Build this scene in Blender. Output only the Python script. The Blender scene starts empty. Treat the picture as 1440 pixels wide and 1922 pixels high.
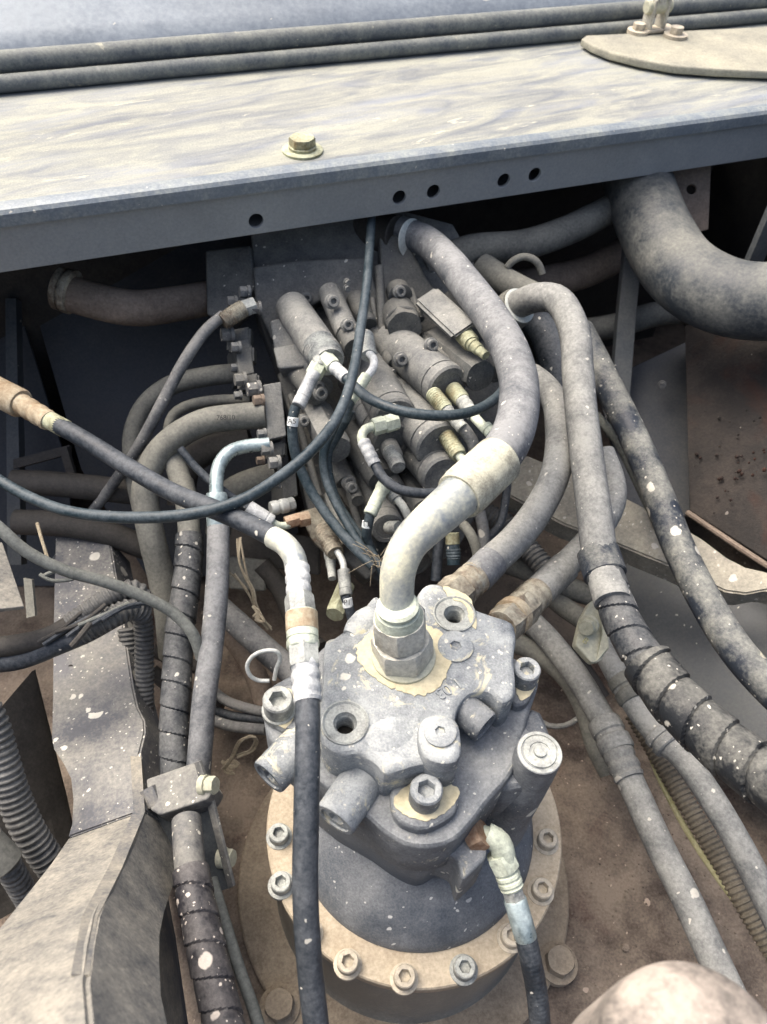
import bpy, bmesh, math, random
from mathutils import Vector, Matrix
from mathutils.noise import noise as pnoise
random.seed(7)
R = math.radians
PSI = R(24.0)                                # heading of the machine against the camera
SC = bpy.context.scene
COL = SC.collection
# ------------------------------------------------------------------ camera
F = 1480.0
PITCH, ROLL, CAMZ = R(48), R(3.7), 1.08
C0 = Vector((0, 0, CAMZ))
_r = Vector((1, 0, 0)); _u = Vector((0, math.sin(PITCH), math.cos(PITCH))); FW = Vector((0, math.cos(PITCH), -math.sin(PITCH)))
RT = _r*math.cos(ROLL) + _u*math.sin(ROLL)
UP = -_r*math.sin(ROLL) + _u*math.cos(ROLL)
cam = bpy.data.cameras.new('camera'); camo = bpy.data.objects.new('camera', cam); COL.objects.link(camo)
camo.matrix_world = Matrix(((RT.x, UP.x, -FW.x, 0), (RT.y, UP.y, -FW.y, 0), (RT.z, UP.z, -FW.z, CAMZ), (0, 0, 0, 1)))
cam.sensor_fit = 'VERTICAL'; cam.sensor_height = 36; cam.lens = 36*F/1922
cam.clip_start = 0.02; cam.clip_end = 200
cam.dof.use_dof = True; cam.dof.focus_distance = 0.84; cam.dof.aperture_fstop = 7.0
SC.camera = camo
# ------------------------------------------------------------------ light
w = bpy.data.worlds.new("World"); SC.world = w; w.use_nodes = True
nt = w.node_tree; sky = nt.nodes.new('ShaderNodeTexSky'); sky.sky_type = 'NISHITA'; sky.sun_disc = False
SUN_EL, SUN_AZ = R(60), R(300)          # azimuth measured clockwise from +Y
sky.sun_elevation = SUN_EL; sky.sun_rotation = SUN_AZ; sky.dust_density = 10.0; sky.air_density = 0.9; sky.ozone_density = 1.0; sky.altitude = 50
nt.links.new(sky.outputs[0], nt.nodes['Background'].inputs[0]); nt.nodes['Background'].inputs[1].default_value = 0.15
sl = bpy.data.lights.new('sun', 'SUN'); sl.energy = 1.0; sl.angle = R(50); sl.color = (1, .985, .96)
so = bpy.data.objects.new('sun', sl); COL.objects.link(so)
sd = Vector((math.sin(SUN_AZ)*math.cos(SUN_EL), math.cos(SUN_AZ)*math.cos(SUN_EL), math.sin(SUN_EL)))
so.rotation_euler = sd.to_track_quat('Z', 'Y').to_euler(); so.location = (0, -1, 3)
SC.view_settings.view_transform = 'Standard'; SC.view_settings.look = 'None'
SC.view_settings.exposure = 0.88; SC.view_settings.gamma = 1
# ------------------------------------------------------------------ measuring helpers
EX = Vector((math.cos(PSI), math.sin(PSI), 0)); EY = Vector((-math.sin(PSI), math.cos(PSI), 0)); EZ = Vector((0, 0, 1))
def ray(x, y): return RT*((x-720)/F) + UP*(-(y-961)/F) + FW
def P(x, y, d): return C0 + ray(x, y)*d
def G(x, y, z): r = ray(x, y); return C0 + r*((z-CAMZ)/r.z)
def V(x, y, m): r = ray(x, y); return C0 + r*((m-C0.dot(EY))/r.dot(EY))
def M(a, b, c): return EX*a + EY*b + EZ*c
def pr(wpx, d): return wpx*.5*d/F
# ------------------------------------------------------------------ materials
MAT = {}
def lin(c):
    return tuple(((v/255)/12.92 if v/255 <= .04045 else ((v/255+.055)/1.055)**2.4) for v in c)
def grime(name, base, dust=(.36, .32, .26), amt=.5, up=.3, con=1.6, spots=0.0, spotcol=(.62, .6, .52), rough=.55, metal=0.0,
          bump=.25, scale=1.0, rot=0.0, stretch=(1, 1, 1), third=None, tamt=.0, distort=0.0, fine=260, chips=0.0, wide=0.0, spotscale=1.0, spec=.4):
    tn = lambda c: (c[0]*.955, c[1]*1.0, c[2]*.975)
    base, dust = tn(base), tn(dust)
    m = bpy.data.materials.new(name); m.use_nodes = True; n = m.node_tree.nodes; L = m.node_tree.links
    b = n['Principled BSDF']
    tc = n.new('ShaderNodeTexCoord'); oi = n.new('ShaderNodeObjectInfo')
    mul = n.new('ShaderNodeMath'); mul.operation = 'MULTIPLY'; mul.inputs[1].default_value = 37.0; L.new(oi.outputs['Random'], mul.inputs[0])
    add = n.new('ShaderNodeVectorMath'); add.operation = 'ADD'; L.new(tc.outputs['Object'], add.inputs[0]); L.new(mul.outputs[0], add.inputs[1])
    mp = n.new('ShaderNodeMapping'); mp.inputs['Scale'].default_value = stretch; m0 = n.new('ShaderNodeMapping'); m0.inputs['Rotation'].default_value = (0, 0, rot); L.new(add.outputs[0], m0.inputs[0]); L.new(m0.outputs[0], mp.inputs[0])
    def noise(s, det=6, ro=.6, dis=0.0, src=None):
        q = n.new('ShaderNodeTexNoise'); q.inputs['Scale'].default_value = s; q.inputs['Detail'].default_value = det
        q.inputs['Roughness'].default_value = ro; q.inputs['Distortion'].default_value = dis
        L.new((src or mp).outputs[0], q.inputs['Vector']); return q.outputs[0]
    def ma(op, a, c, clamp=False):
        q = n.new('ShaderNodeMath'); q.operation = op; q.use_clamp = clamp
        for i, v in enumerate((a, c)):
            if isinstance(v, (int, float)): q.inputs[i].default_value = v
            else: L.new(v, q.inputs[i])
        return q.outputs[0]
    def mix(f, a, c):
        q = n.new('ShaderNodeMix'); q.data_type = 'RGBA'
        if isinstance(f, (int, float)): q.inputs[0].default_value = f
        else: L.new(f, q.inputs[0])
        for i, v in ((6, a), (7, c)):
            if isinstance(v, tuple): q.inputs[i].default_value = (*v[:3], 1)
            else: L.new(v, q.inputs[i])
        return q.outputs[2]
    n1 = noise(16*scale, 7, .62, distort); n2 = noise(75*scale, 5, .7); n3 = noise(fine, 3, .7, 0, add)
    ge = n.new('ShaderNodeNewGeometry'); sx = n.new('ShaderNodeSeparateXYZ'); L.new(ge.outputs['Normal'], sx.inputs[0])
    f = ma('MULTIPLY', ma('SUBTRACT', n1, .5), con*1.6)
    f = ma('ADD', f, amt); f = ma('ADD', f, ma('MULTIPLY', ma('SUBTRACT', n2, .5), .75))
    f = ma('ADD', f, ma('MULTIPLY', ma('SUBTRACT', sx.outputs[2], .3), up))
    f = ma('ADD', f, ma('MULTIPLY', ma('SUBTRACT', n3, .5), .85), True)
    if wide: f = ma('MULTIPLY', f, ma('ADD', .55, ma('MULTIPLY', noise(wide, 5, .65, 2.5, m0), .95), True), True)
    base2 = base
    if third: base2 = mix(ma('MULTIPLY', ma('SUBTRACT', ma('ADD', noise(9*scale, 5, .6, .5), tamt), .5), 5.0, True), base, third)
    col = mix(f, base2, dust)
    # tonal grain
    g = ma('ADD', ma('MULTIPLY', n3, .5), ma('MULTIPLY', n2, .2)); g = ma('ADD', g, ma('MULTIPLY', noise(5, 4, .6, .3), .5)); g = ma('ADD', g, .4)
    hv = n.new('ShaderNodeVectorMath'); hv.operation = 'SCALE'; L.new(col, hv.inputs[0]); L.new(g, hv.inputs['Scale']); col = hv.outputs[0]
    if spots > 0:
        dn = noise(60, 3, .6, 0, add)
        va = n.new('ShaderNodeVectorMath'); va.operation = 'MULTIPLY_ADD'
        L.new(dn, va.inputs[0]); va.inputs[1].default_value = (.012, .012, .012); L.new(add.outputs[0], va.inputs[2])
        tot = None
        for sc_, th in ((42*spotscale, .21), (105*spotscale, .2), (230, .22)):
            vo = n.new('ShaderNodeTexVoronoi'); vo.inputs['Scale'].default_value = sc_; L.new(va.outputs[0], vo.inputs['Vector'])
            cs = n.new('ShaderNodeSeparateColor'); L.new(vo.outputs['Color'], cs.inputs[0])
            k = ma('MULTIPLY', ma('SUBTRACT', ma('MULTIPLY', cs.outputs[0], th*1.6), vo.outputs['Distance']), 22.0, True)
            gate = ma('GREATER_THAN', cs.outputs[1], 1-min(.9, spots*(1.0 if sc_ < 200 else .7))); k = ma('MULTIPLY', k, gate)
            tot = k if tot is None else ma('MAXIMUM', tot, k)
        tot = ma('MULTIPLY', tot, ma('ADD', .35, ma('MULTIPLY', n2, 1.1), True))
        col = mix(tot, col, spotcol)
    if chips > 0:
        c_ = ma('MULTIPLY', ma('SUBTRACT', noise(22*scale, 8, .7, 1.2), 1-chips), 14.0, True)
        col = mix(c_, col, (.6, .57, .42))
    L.new(col, b.inputs['Base Color'])
    L.new(ma('ADD', ma('MULTIPLY', f, .9-rough), rough, True), b.inputs['Roughness'])
    b.inputs['Specular IOR Level'].default_value = spec
    if metal: L.new(ma('MULTIPLY', ma('SUBTRACT', 1.0, f), metal, True), b.inputs['Metallic'])
    bp = n.new('ShaderNodeBump'); bp.inputs['Strength'].default_value = bump; bp.inputs['Distance'].default_value = .0025
    L.new(ma('ADD', ma('MULTIPLY', n2, .8), ma('MULTIPLY', n3, .45)), bp.inputs['Height']); L.new(bp.outputs[0], b.inputs['Normal'])
    MAT[name] = m; return m
TAN = (.40, .35, .27); GREY = (.27, .26, .245); BROWN = (.17, .125, .095)
grime('deck', (.17, .18, .20), (.37, .36, .31), .60, 0, 2.3, rough=.45, scale=1.25, rot=-PSI-.12, stretch=(.30, 1.35, 1), distort=1.1, chips=.37, wide=4.5, bump=.08, third=(.25, .275, .31), tamt=.03, fine=420)
grime('deck_tan', (.22, .21, .185), (.42, .385, .305), .6, 0, 1.2, rough=.7, scale=.8, bump=.1)
grime('lip_paint', (.20, .225, .26), (.42, .42, .37), .14, .1, .9, rough=.32, metal=.15, scale=1.2, bump=.06, spots=.03)
grime('beam_paint', (.30, .31, .325), (.32, .31, .30), .12, .1, .6, rough=.42, metal=.2, scale=.7, bump=.05)
grime('hood_paint', (.29, .315, .355), (.36, .375, .40), .15, .0, .3, rough=.3, metal=.25, scale=.3, bump=.04, spots=.01, fine=120)
grime('rubber', (.045, .052, .062), (.25, .25, .24), .22, .35, 1.1, rough=.5, scale=1.2, bump=.2, chips=.32)
grime('hose_black', (.018, .025, .035), (.16, .165, .18), .16, .35, .8, rough=.42, scale=1.3, bump=.2, spots=.06)
grime('hose_blue', (.02, .035, .045), (.15, .17, .19), .12, .3, .8, rough=.36, scale=1.3, bump=.12, spots=.03)
grime('seal', (.09, .10, .115), (.28, .28, .25), .35, .3, 1.2, rough=.5, scale=1.2, bump=.2, chips=.36)
grime('giant', (.045, .052, .062), (.24, .23, .205), .34, .15, 1.5, rough=.45, scale=.7, bump=.12, fine=200)
grime('hose_dusty', (.055, .06, .07), (.26, .25, .245), .5, .5, 1.3, rough=.6, scale=1.5, bump=.3, spots=.1)
grime('hose_grey', (.06, .065, .078), (.27, .265, .27), .45, .55, 1.4, rough=.55, scale=1.4, bump=.3, spots=.1)
grime('hose_tan', (.085, .088, .094), (.32, .31, .295), .55, .35, 1.2, rough=.65, scale=1.6, bump=.3, spots=.08)
grime('hose_mott', (.03, .037, .052), (.31, .30, .27), .26, .3, 1.9, rough=.5, scale=1.3, bump=.35, spots=.16, chips=.36)
grime('pipe_dust', (.075, .075, .072), (.22, .21, .185), .55, .35, 1.0, rough=.65, scale=1.3, bump=.2)
grime('pipe_brown', (.10, .075, .06), (.26, .20, .16), .55, .3, 1.0, rough=.7, scale=1.1, bump=.2)
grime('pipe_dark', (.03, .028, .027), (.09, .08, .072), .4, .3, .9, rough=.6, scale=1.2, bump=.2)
grime('wrap', (.022, .026, .034), (.22, .215, .21), .14, .45, 1.1, rough=.38, scale=1.5, bump=.2, spots=.2, spotscale=.8)
grime('wrap_dusty', (.018, .02, .024), (.23, .22, .20), .12, .4, 2.0, rough=.5, scale=1.4, bump=.35, spots=.25)
grime('wrap_spot', (.025, .024, .03), (.17, .155, .155), .22, .3, 1.2, rough=.42, scale=1.5, bump=.3, spots=.55, spotcol=(.58, .53, .47), spotscale=.8)
grime('corr', (.05, .05, .052), (.22, .21, .2), .35, .3, .9, rough=.55, scale=1.2, bump=.15)
grime('corr_tan', (.08, .065, .05), (.26, .22, .17), .55, .3, .9, rough=.65, scale=1.2, bump=.15)
grime('cast', (.095, .105, .125), (.31, .31, .315), .38, .35, 1.5, rough=.5, scale=1.3, bump=.4, spots=.16, fine=420, chips=.37, spotcol=(.66, .66, .58))
grime('cast_top', (.115, .13, .155), (.43, .435, .44), .5, .3, 2.0, rough=.5, scale=1.3, bump=.5, spots=.34, fine=520, chips=.43, spotcol=(.7, .69, .6))
grime('cast_dome', (.10, .112, .135), (.30, .30, .31), .28, .35, 1.3, rough=.4, scale=1.0, bump=.45, spots=.1, fine=460, spotcol=(.66, .66, .62))
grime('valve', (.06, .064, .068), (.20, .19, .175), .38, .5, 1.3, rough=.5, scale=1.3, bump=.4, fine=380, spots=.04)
grime('valve_lit', (.085, .09, .10), (.29, .28, .265), .46, .5, 1.4, rough=.5, scale=1.5, bump=.45, fine=380, spots=.06)  # lit copy of valve: paler base and dust put the light into the colour
grime('motor_side', (.17, .16, .15), (.34, .31, .27), .4, .1, 1.0, rough=.45, metal=.2, scale=.8, stretch=(1, 1, .4), bump=.1)
grime('ring_rust', (.34, .255, .18), (.54, .45, .345), .62, .2, 1.3, rough=.7, scale=1.0, bump=.15, third=(.22, .19, .17), tamt=-.06)
grime('bolt_rust', (.30, .25, .2), (.6, .52, .42), .6, .35, 1.2, rough=.55, scale=2, bump=.15)
grime('bolt_pale', (.28, .27, .25), (.66, .62, .55), .62, .35, 1.2, rough=.5, scale=2.5, bump=.2, third=(.3, .25, .18), tamt=0)
grime('cream', (.56, .47, .30), (.74, .64, .45), .6, .2, .9, rough=.8, scale=2, bump=.12, fine=160)
grime('elbow', (.34, .37, .41), (.66, .62, .48), .45, .0, 1.8, rough=.25, metal=.55, scale=.8, bump=.06, third=(.30, .33, .38), tamt=-.03)
grime('ferrule_cream', (.20, .18, .15), (.60, .56, .44), .6, .2, 2.3, rough=.55, metal=.2, scale=1.8, bump=.2, fine=500)
grime('ferrule_white', (.24, .25, .27), (.66, .65, .65), .62, .3, 1.9, rough=.4, metal=.25, fine=420, scale=1.6, bump=.2)
grime('ferrule_grey', (.16, .16, .165), (.5, .5, .47), .52, .3, 1.7, rough=.4, metal=.3, scale=2.2, bump=.3, fine=420)
grime('ferrule_brown', (.11, .085, .065), (.40, .36, .29), .45, .3, 2.4, rough=.55, metal=.2, scale=2, bump=.45, third=(.24, .12, .055), tamt=-.05)
grime('fit_gold', (.22, .20, .12), (.5, .5, .36), .52, .3, 1.6, rough=.4, metal=.3, scale=2.5, bump=.3, third=(.3, .19, .08), tamt=0)
grime('fit_pale', (.33, .35, .29), (.68, .7, .58), .6, .3, 1.4, rough=.4, metal=.25, scale=2.5, bump=.3)
grime('copper', (.26, .13, .07), (.46, .35, .26), .45, .3, 1.3, rough=.45, metal=.4, scale=2.5, bump=.25)
grime('orange_grime', (.28, .18, .10), (.50, .42, .31), .5, .2, 1.5, rough=.7, scale=2, bump=.2)
grime('zinc', (.34, .42, .45), (.62, .68, .68), .25, .2, .8, rough=.22, metal=.75, scale=1, bump=.05)
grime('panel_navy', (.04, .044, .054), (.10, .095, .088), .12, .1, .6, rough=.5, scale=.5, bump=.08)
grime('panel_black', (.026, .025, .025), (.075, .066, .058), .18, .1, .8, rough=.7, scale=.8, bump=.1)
grime('panel_grey', (.055, .062, .072), (.14, .137, .13), .25, .2, 1.0, rough=.45, scale=.5, bump=.08, spots=.02)
grime('rust_box', (.018, .015, .014), (.06, .048, .042), .16, .1, 1.6, rough=.75, scale=.9, bump=.6, spots=.02, spotcol=(.2, .18, .16), third=(.05, .018, .009), tamt=-.04)
grime('bracket_grey', (.085, .085, .095), (.28, .265, .24), .35, .35, 1.4, rough=.5, scale=1.3, bump=.25, spots=.35, spotscale=.8, spotcol=(.74, .71, .6))
grime('beam_left', (.12, .12, .135), (.40, .37, .32), .12, .15, 1.6, rough=.45, scale=.8, bump=.2, spots=.4, spotscale=.7, spotcol=(.78, .76, .66))
grime('beam_dust', (.085, .09, .10), (.36, .325, .28),   .6, .3, 1.3, rough=.75, scale=1.6, stretch=(1, 1.5, 1), bump=.35)
grime('beam_side', (.07, .078, .10), (.36, .32, .265), .5, .1, 2.8, rough=.6, scale=.4, bump=.1)
grime('arm', (.16, .15, .135), (.38, .34, .28), .62, .3, 1.2, rough=.7, scale=1.2, bump=.25, spots=.22, spotcol=(.6, .57, .5))
grime('floor', (.075, .055, .045), (.27, .21, .165), .5, .2, 2.0, rough=.85, scale=.7, bump=.5, third=(.085, .03, .022), tamt=-.03, fine=300, spots=.03, spotscale=1.6, spotcol=(.45, .36, .28))
grime('base_plate', (.15, .11, .08), (.36, .29, .22), .6, .2, 1.0, rough=.8, scale=.8, bump=.2)
grime('dome_pink', (.13, .115, .105), (.42, .35, .305), .55, .4, 2.6, rough=.7, scale=.6, stretch=(2.2, 2.2, .7), bump=.1)
grime('clamp_cream', (.36, .35, .27), (.56, .53, .42), .6, .2, 1.0, rough=.7, scale=1.6, bump=.15)
grime('straw', (.20, .15, .10), (.42, .36, .27), .5, .1, 1.0, rough=.8, scale=4, bump=.2)
grime('wire', (.4, .4, .4), (.62, .62, .6), .5, .2, 1.0, rough=.35, metal=.5, scale=2, bump=.05)
grime('label_white', (.7, .72, .74), (.8, .8, .8), .5, 0, .6, rough=.6, scale=3, bump=.05)
grime('ink', (.02, .02, .025), (.1, .1, .1), .05, 0, .4, rough=.6, scale=3, bump=.0)
grime('dark_hole', (.02, .018, .016), (.08, .07, .06), .2, 0, .6, rough=.8, scale=3, bump=.1)
grime('hex_inner', (.28, .28, .33), (.5, .5, .55), .5, .2, .9, rough=.5, scale=3, bump=.05)
grime('edge_white', (.5, .52, .5), (.75, .75, .7), .5, 0, 1.0, rough=.5, scale=3, bump=.1)
grime('yellow_cable', (.30, .28, .12), (.46, .42, .28), .5, .2, 1.0, rough=.6, scale=2, bump=.1)
grime('grey_cable', (.085, .09, .085), (.24, .24, .22), .45, .4, 1.0, rough=.6, scale=2, bump=.2)
# ------------------------------------------------------------------ mesh building
class MB:
    def __init__(s): s.v = []; s.f = []
    def ring(s, c, a, b, r, n, ph=0.0):
        i0 = len(s.v)
        for k in range(n):
            t = 2*math.pi*k/n+ph; s.v.append(c + a*(r*math.cos(t)) + b*(r*math.sin(t)))
        return i0
    def bridge(s, i, j, n):
        for k in range(n):
            k2 = (k+1) % n; s.f.append((i+k, i+k2, j+k2, j+k))
    def cap(s, i, n, flip=False):
        f = list(range(i, i+n)); s.f.append(tuple(f[::-1]) if flip else tuple(f))
    def box(s, o, a, b, c):
        i = len(s.v)
        for z in (0, 1):
            for p in ((0, 0), (1, 0), (1, 1), (0, 1)): s.v.append(o + a*p[0] + b*p[1] + c*z)
        s.f += [(i+3, i+2, i+1, i), (i+4, i+5, i+6, i+7), (i, i+1, i+5, i+4), (i+1, i+2, i+6, i+5), (i+2, i+3, i+7, i+6), (i+3, i, i+4, i+7)]
        return s
def frame(d):
    d = d.normalized(); a = d.orthogonal().normalized()
    if abs(d.z) < .99: a = Vector((0, 0, 1)).cross(d).normalized()
    return d, a, d.cross(a).normalized()
def spline(pts, step=.008):
    """pts: list of tuples (Vector, radius); Catmull-Rom resample"""
    out = []; n = len(pts)
    if n == 2: 
        k = max(2, int((pts[1][0]-pts[0][0]).length/step))
        return [(pts[0][0].lerp(pts[1][0], i/k), pts[0][1]+(pts[1][1]-pts[0][1])*i/k) for i in range(k+1)]
    for i in range(n-1):
        p0 = pts[max(i-1, 0)]; p1 = pts[i]; p2 = pts[i+1]; p3 = pts[min(i+2, n-1)]
        k = max(2, int((p2[0]-p1[0]).length/step))
        def cr(a, b, c, d, t): return .5*((2*b)+(c-a)*t+(2*a-5*b+4*c-d)*t*t+(3*b-a-3*c+d)*t*t*t)
        # centripetal-ish end handling
        for j in range(k):
            t = j/k
            out.append((cr(p0[0], p1[0], p2[0], p3[0], t), p1[1]+(p2[1]-p1[1])*t))
    out.append(pts[-1]); return out
def tube(mb, pts, n=20, step=.008, caps=True, rfun=None, wob=0.0):
    sp = spline(pts, step); T = []
    for i in range(len(sp)):
        a = sp[max(i-1, 0)][0]; b = sp[min(i+1, len(sp)-1)][0]; T.append((b-a).normalized())
    d, a, b = frame(T[0]); prev = None; s = 0.0; first = None
    seed = random.random()*50
    for i, (p, r) in enumerate(sp):
        if i:
            s += (p-sp[i-1][0]).length
            ax = T[i-1].cross(T[i])
            if ax.length > 1e-7:
                q = Matrix.Rotation(T[i-1].angle(T[i]), 3, ax.normalized()); a = q @ a
            a = (a - T[i]*a.dot(T[i])).normalized(); b = T[i].cross(a)
        i0 = len(mb.v)
        for k in range(n):
            t = 2*math.pi*k/n
            rr = r*(rfun(s, t) if rfun else 1.0)
            if wob: rr *= 1+wob*pnoise(Vector((s*22+seed, math.cos(t)*.8, math.sin(t)*.8)))
            mb.v.append(p + a*(rr*math.cos(t)) + b*(rr*math.sin(t)))
        if prev is not None: mb.bridge(prev, i0, n)
        else: first = i0
        prev = i0
    if caps: mb.cap(first, n, True); mb.cap(prev, n)
    return mb
def lathe(mb, p0, ax, prof, n=28, ph=0.0, close=True):
    d, a, b = frame(ax); prev = None
    for h, r in prof:
        i = mb.ring(p0 + d*h, a, b, max(r, 1e-5), n, ph)
        if prev is not None: mb.bridge(prev, i, n)
        else: first = i
        prev = i
    if close: mb.cap(first, n, True); mb.cap(prev, n)
    return mb
def hexn(mb, p0, p1, r, ch=.12, ph=0.0):
    """hex nut between p0 and p1 with chamfered ends, r = corner radius"""
    ax = p1-p0; L = ax.length; d, a, b = frame(ax); n = 24
    def hr(k, lim):
        t = 2*math.pi*k/n+ph; m = (t-ph) % (math.pi/3) - math.pi/6
        return min(r*math.cos(math.pi/6)/math.cos(m), lim)
    prev = None; c = L*ch
    for h, lim in ((0, r*.9), (c, r), (L-c, r), (L, r*.9)):
        i0 = len(mb.v)
        for k in range(n):
            t = 2*math.pi*k/n+ph; rr = hr(k, lim); mb.v.append(p0 + d*h + a*(rr*math.cos(t)) + b*(rr*math.sin(t)))
        if prev is not None: mb.bridge(prev, i0, n)
        else: first = i0
        prev = i0
    mb.cap(first, n, True); mb.cap(prev, n); return mb
PROF = {
 'plain': [(0, .93), (.04, 1), (.96, 1), (1, .93)],
 'ferrule': [(0, .84), (.04, 1), (.22, 1), (.25, .92), (.31, .92), (.34, 1), (.52, 1), (.55, .92), (.61, .92), (.64, 1), (.93, 1), (.96, .86), (1, .82)],
 'crimp': [(0, .88), (.03, .97), (.15, 1), (.2, .93), (.27, .92), (.32, 1), (.45, 1.01), (.5, .93), (.57, .92), (.62, .99), (.75, 1), (.8, .92), (.87, .91), (.92, .97), (1, .9)],
 'knurl': [(0, .9)]+[(x/20+.02, 1.0 if x % 2 else .9) for x in range(1, 19)]+[(1, .85)],
 'taper': [(0, 1), (.3, 1), (.33, .86), (.6, .84), (.63, .72), (1, .66)],
 'collar': [(0, .9), (.08, 1), (.4, 1), (.45, .9), (.55, .9), (.6, 1.03), (.92, 1.03), (1, .92)],
 'stepcyl': [(0, 1), (.72, 1), (.73, .95), (.78, .95), (.79, 1.02), (.95, 1.02), (.98, .97), (1, .9)],
}
def fitting(mb, p0, p1, r, kind='plain', n=24):
    L = (p1-p0).length
    return lathe(mb, p0, p1-p0, [(t*L, q*r) for t, q in PROF[kind]], n)
def mesh_from(mb, name, origin, bevel=0.0, ang=35, seg=2):
    me = bpy.data.meshes.new(name)
    me.from_pydata([tuple(v-origin) for v in mb.v], [], mb.f); me.update()
    bm = bmesh.new(); bm.from_mesh(me)
    bmesh.ops.recalc_face_normals(bm, faces=bm.faces)
    if bevel:
        ed = [e for e in bm.edges if len(e.link_faces) == 2 and e.calc_face_angle(0) > R(30)]
        bmesh.ops.bevel(bm, geom=ed, offset=bevel, segments=seg, affect='EDGES', clamp_overlap=True)
    bm.to_mesh(me); bm.free()
    me.polygons.foreach_set('use_smooth', [True]*len(me.polygons)); me.set_sharp_from_angle(angle=R(ang))
    return me
USED = set()
def tag(o, label=None, cat=None, group=None, kind=None):
    if label:
        o['label'] = label
        if not group and label in USED: print('DUP LABEL', label)
        USED.add(label)
    if cat: o['category'] = cat
    if group: o['group'] = group
    if kind: o['kind'] = kind
    return o
def thing(name, label, cat, loc, group=None):
    o = bpy.data.objects.new(name, None); o.empty_display_size = .03; COL.objects.link(o); o.location = loc
    return tag(o, label, cat, group)
ORG = {}
def origin(o):
    p = Vector(o.location)
    while o.parent: o = o.parent; p = p + Vector(o.location)
    return p
def obj(name, mb, mat, parent=None, label=None, bevel=0.0, ang=35, kind=None, seg=2):
    """one mesh object; child keeps local identity, top-level gets its own origin at its lowest middle"""
    if parent is not None: org = origin(parent)
    else:
        c = Vector((0, 0, 0))
        for v in mb.v: c += v
        c /= len(mb.v); org = Vector((c.x, c.y, min(v.z for v in mb.v)))
    me = mesh_from(mb, name, org, bevel, ang, seg); me.materials.append(MAT[mat])
    o = bpy.data.objects.new(name, me); COL.objects.link(o)
    if parent is not None: o.parent = parent
    else: o.location = org
    if label: o['label'] = label
    if kind: o['kind'] = kind
    return o
def single(name, mb, mat, label, cat, group=None, **k):
    o = obj(name, mb, mat, None, **k); return tag(o, label, cat, group)
def slab(outline, holes, org, ax, ay, an, th, bev, name, mat, parent=None, smooth=True, label=None, ang=30, kind=None, hmb=None):
    """outline/holes: 2-D points in frame (ax, ay) at org; the slab runs from org plane along -an by th"""
    cu = bpy.data.curves.new('tmp', 'CURVE'); cu.dimensions = '2D'; cu.fill_mode = 'BOTH'
    cu.extrude = max(th/2-bev, 1e-4); cu.bevel_depth = bev; cu.bevel_resolution = 2; cu.offset = -bev
    for poly in [outline]+holes:
        s = cu.splines.new('POLY'); s.points.add(len(poly)-1); s.use_cyclic_u = True
        for i, p in enumerate(poly): s.points[i].co = (p[0], p[1], 0, 1)
    tmp = bpy.data.objects.new('tmp', cu); me = bpy.data.meshes.new_from_object(tmp)
    mt = Matrix(((ax.x, ay.x, an.x), (ax.y, ay.y, an.y), (ax.z, ay.z, an.z)))
    mb = MB()
    cen = org - an*(th/2)
    mb.v = [cen + mt @ v.co for v in me.vertices]; mb.f = [tuple(p.vertices) for p in me.polygons]
    bpy.data.objects.remove(tmp); bpy.data.curves.remove(cu); bpy.data.meshes.remove(me)
    if hmb is not None: return mb
    return obj(name, mb, mat, parent, label, ang=ang, kind=kind)
def crclosed(pts, k=5):
    n = len(pts); out = []
    for i in range(n):
        p0, p1, p2, p3 = (Vector(pts[(i+j-1) % n][:2]) for j in range(4))
        for j in range(k):
            t = j/k
            out.append(.5*((2*p1)+(p2-p0)*t+(2*p0-5*p1+4*p2-p3)*t*t+(3*p1-p0-3*p2+p3)*t*t*t))
    return out
def rnd(pts, r, k=4):
    """round polygon corners by cutting distance r"""
    n = len(pts); out = []
    for i in range(n):
        a, b, c = Vector(pts[i-1]), Vector(pts[i]), Vector(pts[(i+1) % n])
        u = (a-b); v = (c-b); q = min(r, u.length*.45, v.length*.45); p = b+u.normalized()*q; s = b+v.normalized()*q
        for j in range(k+1):
            t = j/k; out.append(p*(1-t)**2 + b*2*t*(1-t) + s*t*t)
    return out
def zslab(px, z, th, bev, name, mat, parent, holes_px=(), smooth=None, rc=0.0, **k):
    """horizontal casting layer: outline measured at its top face height z"""
    pts = [G(x, y, z) for x, y in px]; poly = [(p.x, p.y) for p in pts]
    if rc: poly = rnd(poly, rc)
    if smooth: poly = crclosed(poly, smooth)
    hs = []
    for (x, y, r) in holes_px:
        c = G(x, y, z); hs.append([(c.x+r*math.cos(t*math.pi/12), c.y+r*math.sin(t*math.pi/12)) for t in range(24)])
    return slab(poly, hs, Vector((0, 0, z)), Vector((1, 0, 0)), Vector((0, 1, 0)), EZ, th, bev, name, mat, parent, **k)
def pslab(px, q, th, bev, name, mat, parent=None, rc=0.0, holes=(), **k):
    """slab in a tilted plane through three measured points q=[(x,y,d)*3]"""
    a, b, c = (P(*t) for t in q); n = (b-a).cross(c-a).normalized()
    if n.dot(C0-a) < 0: n = -n
    ax = (b-a).normalized(); ay = n.cross(ax)
    def on(x, y): r = ray(x, y); p = C0 + r*((a-C0).dot(n)/r.dot(n)); return ((p-a).dot(ax), (p-a).dot(ay))
    poly = [on(x, y) for x, y in px]
    if rc: poly = rnd(poly, rc)
    hs = [[(on(x, y)[0]+r*math.cos(t*math.pi/12), on(x, y)[1]+r*math.sin(t*math.pi/12)) for t in range(24)] for x, y, r in holes]
    o = slab(poly, hs, a, ax, ay, n, th, bev, name, mat, parent, **k)
    return o, n
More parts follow.
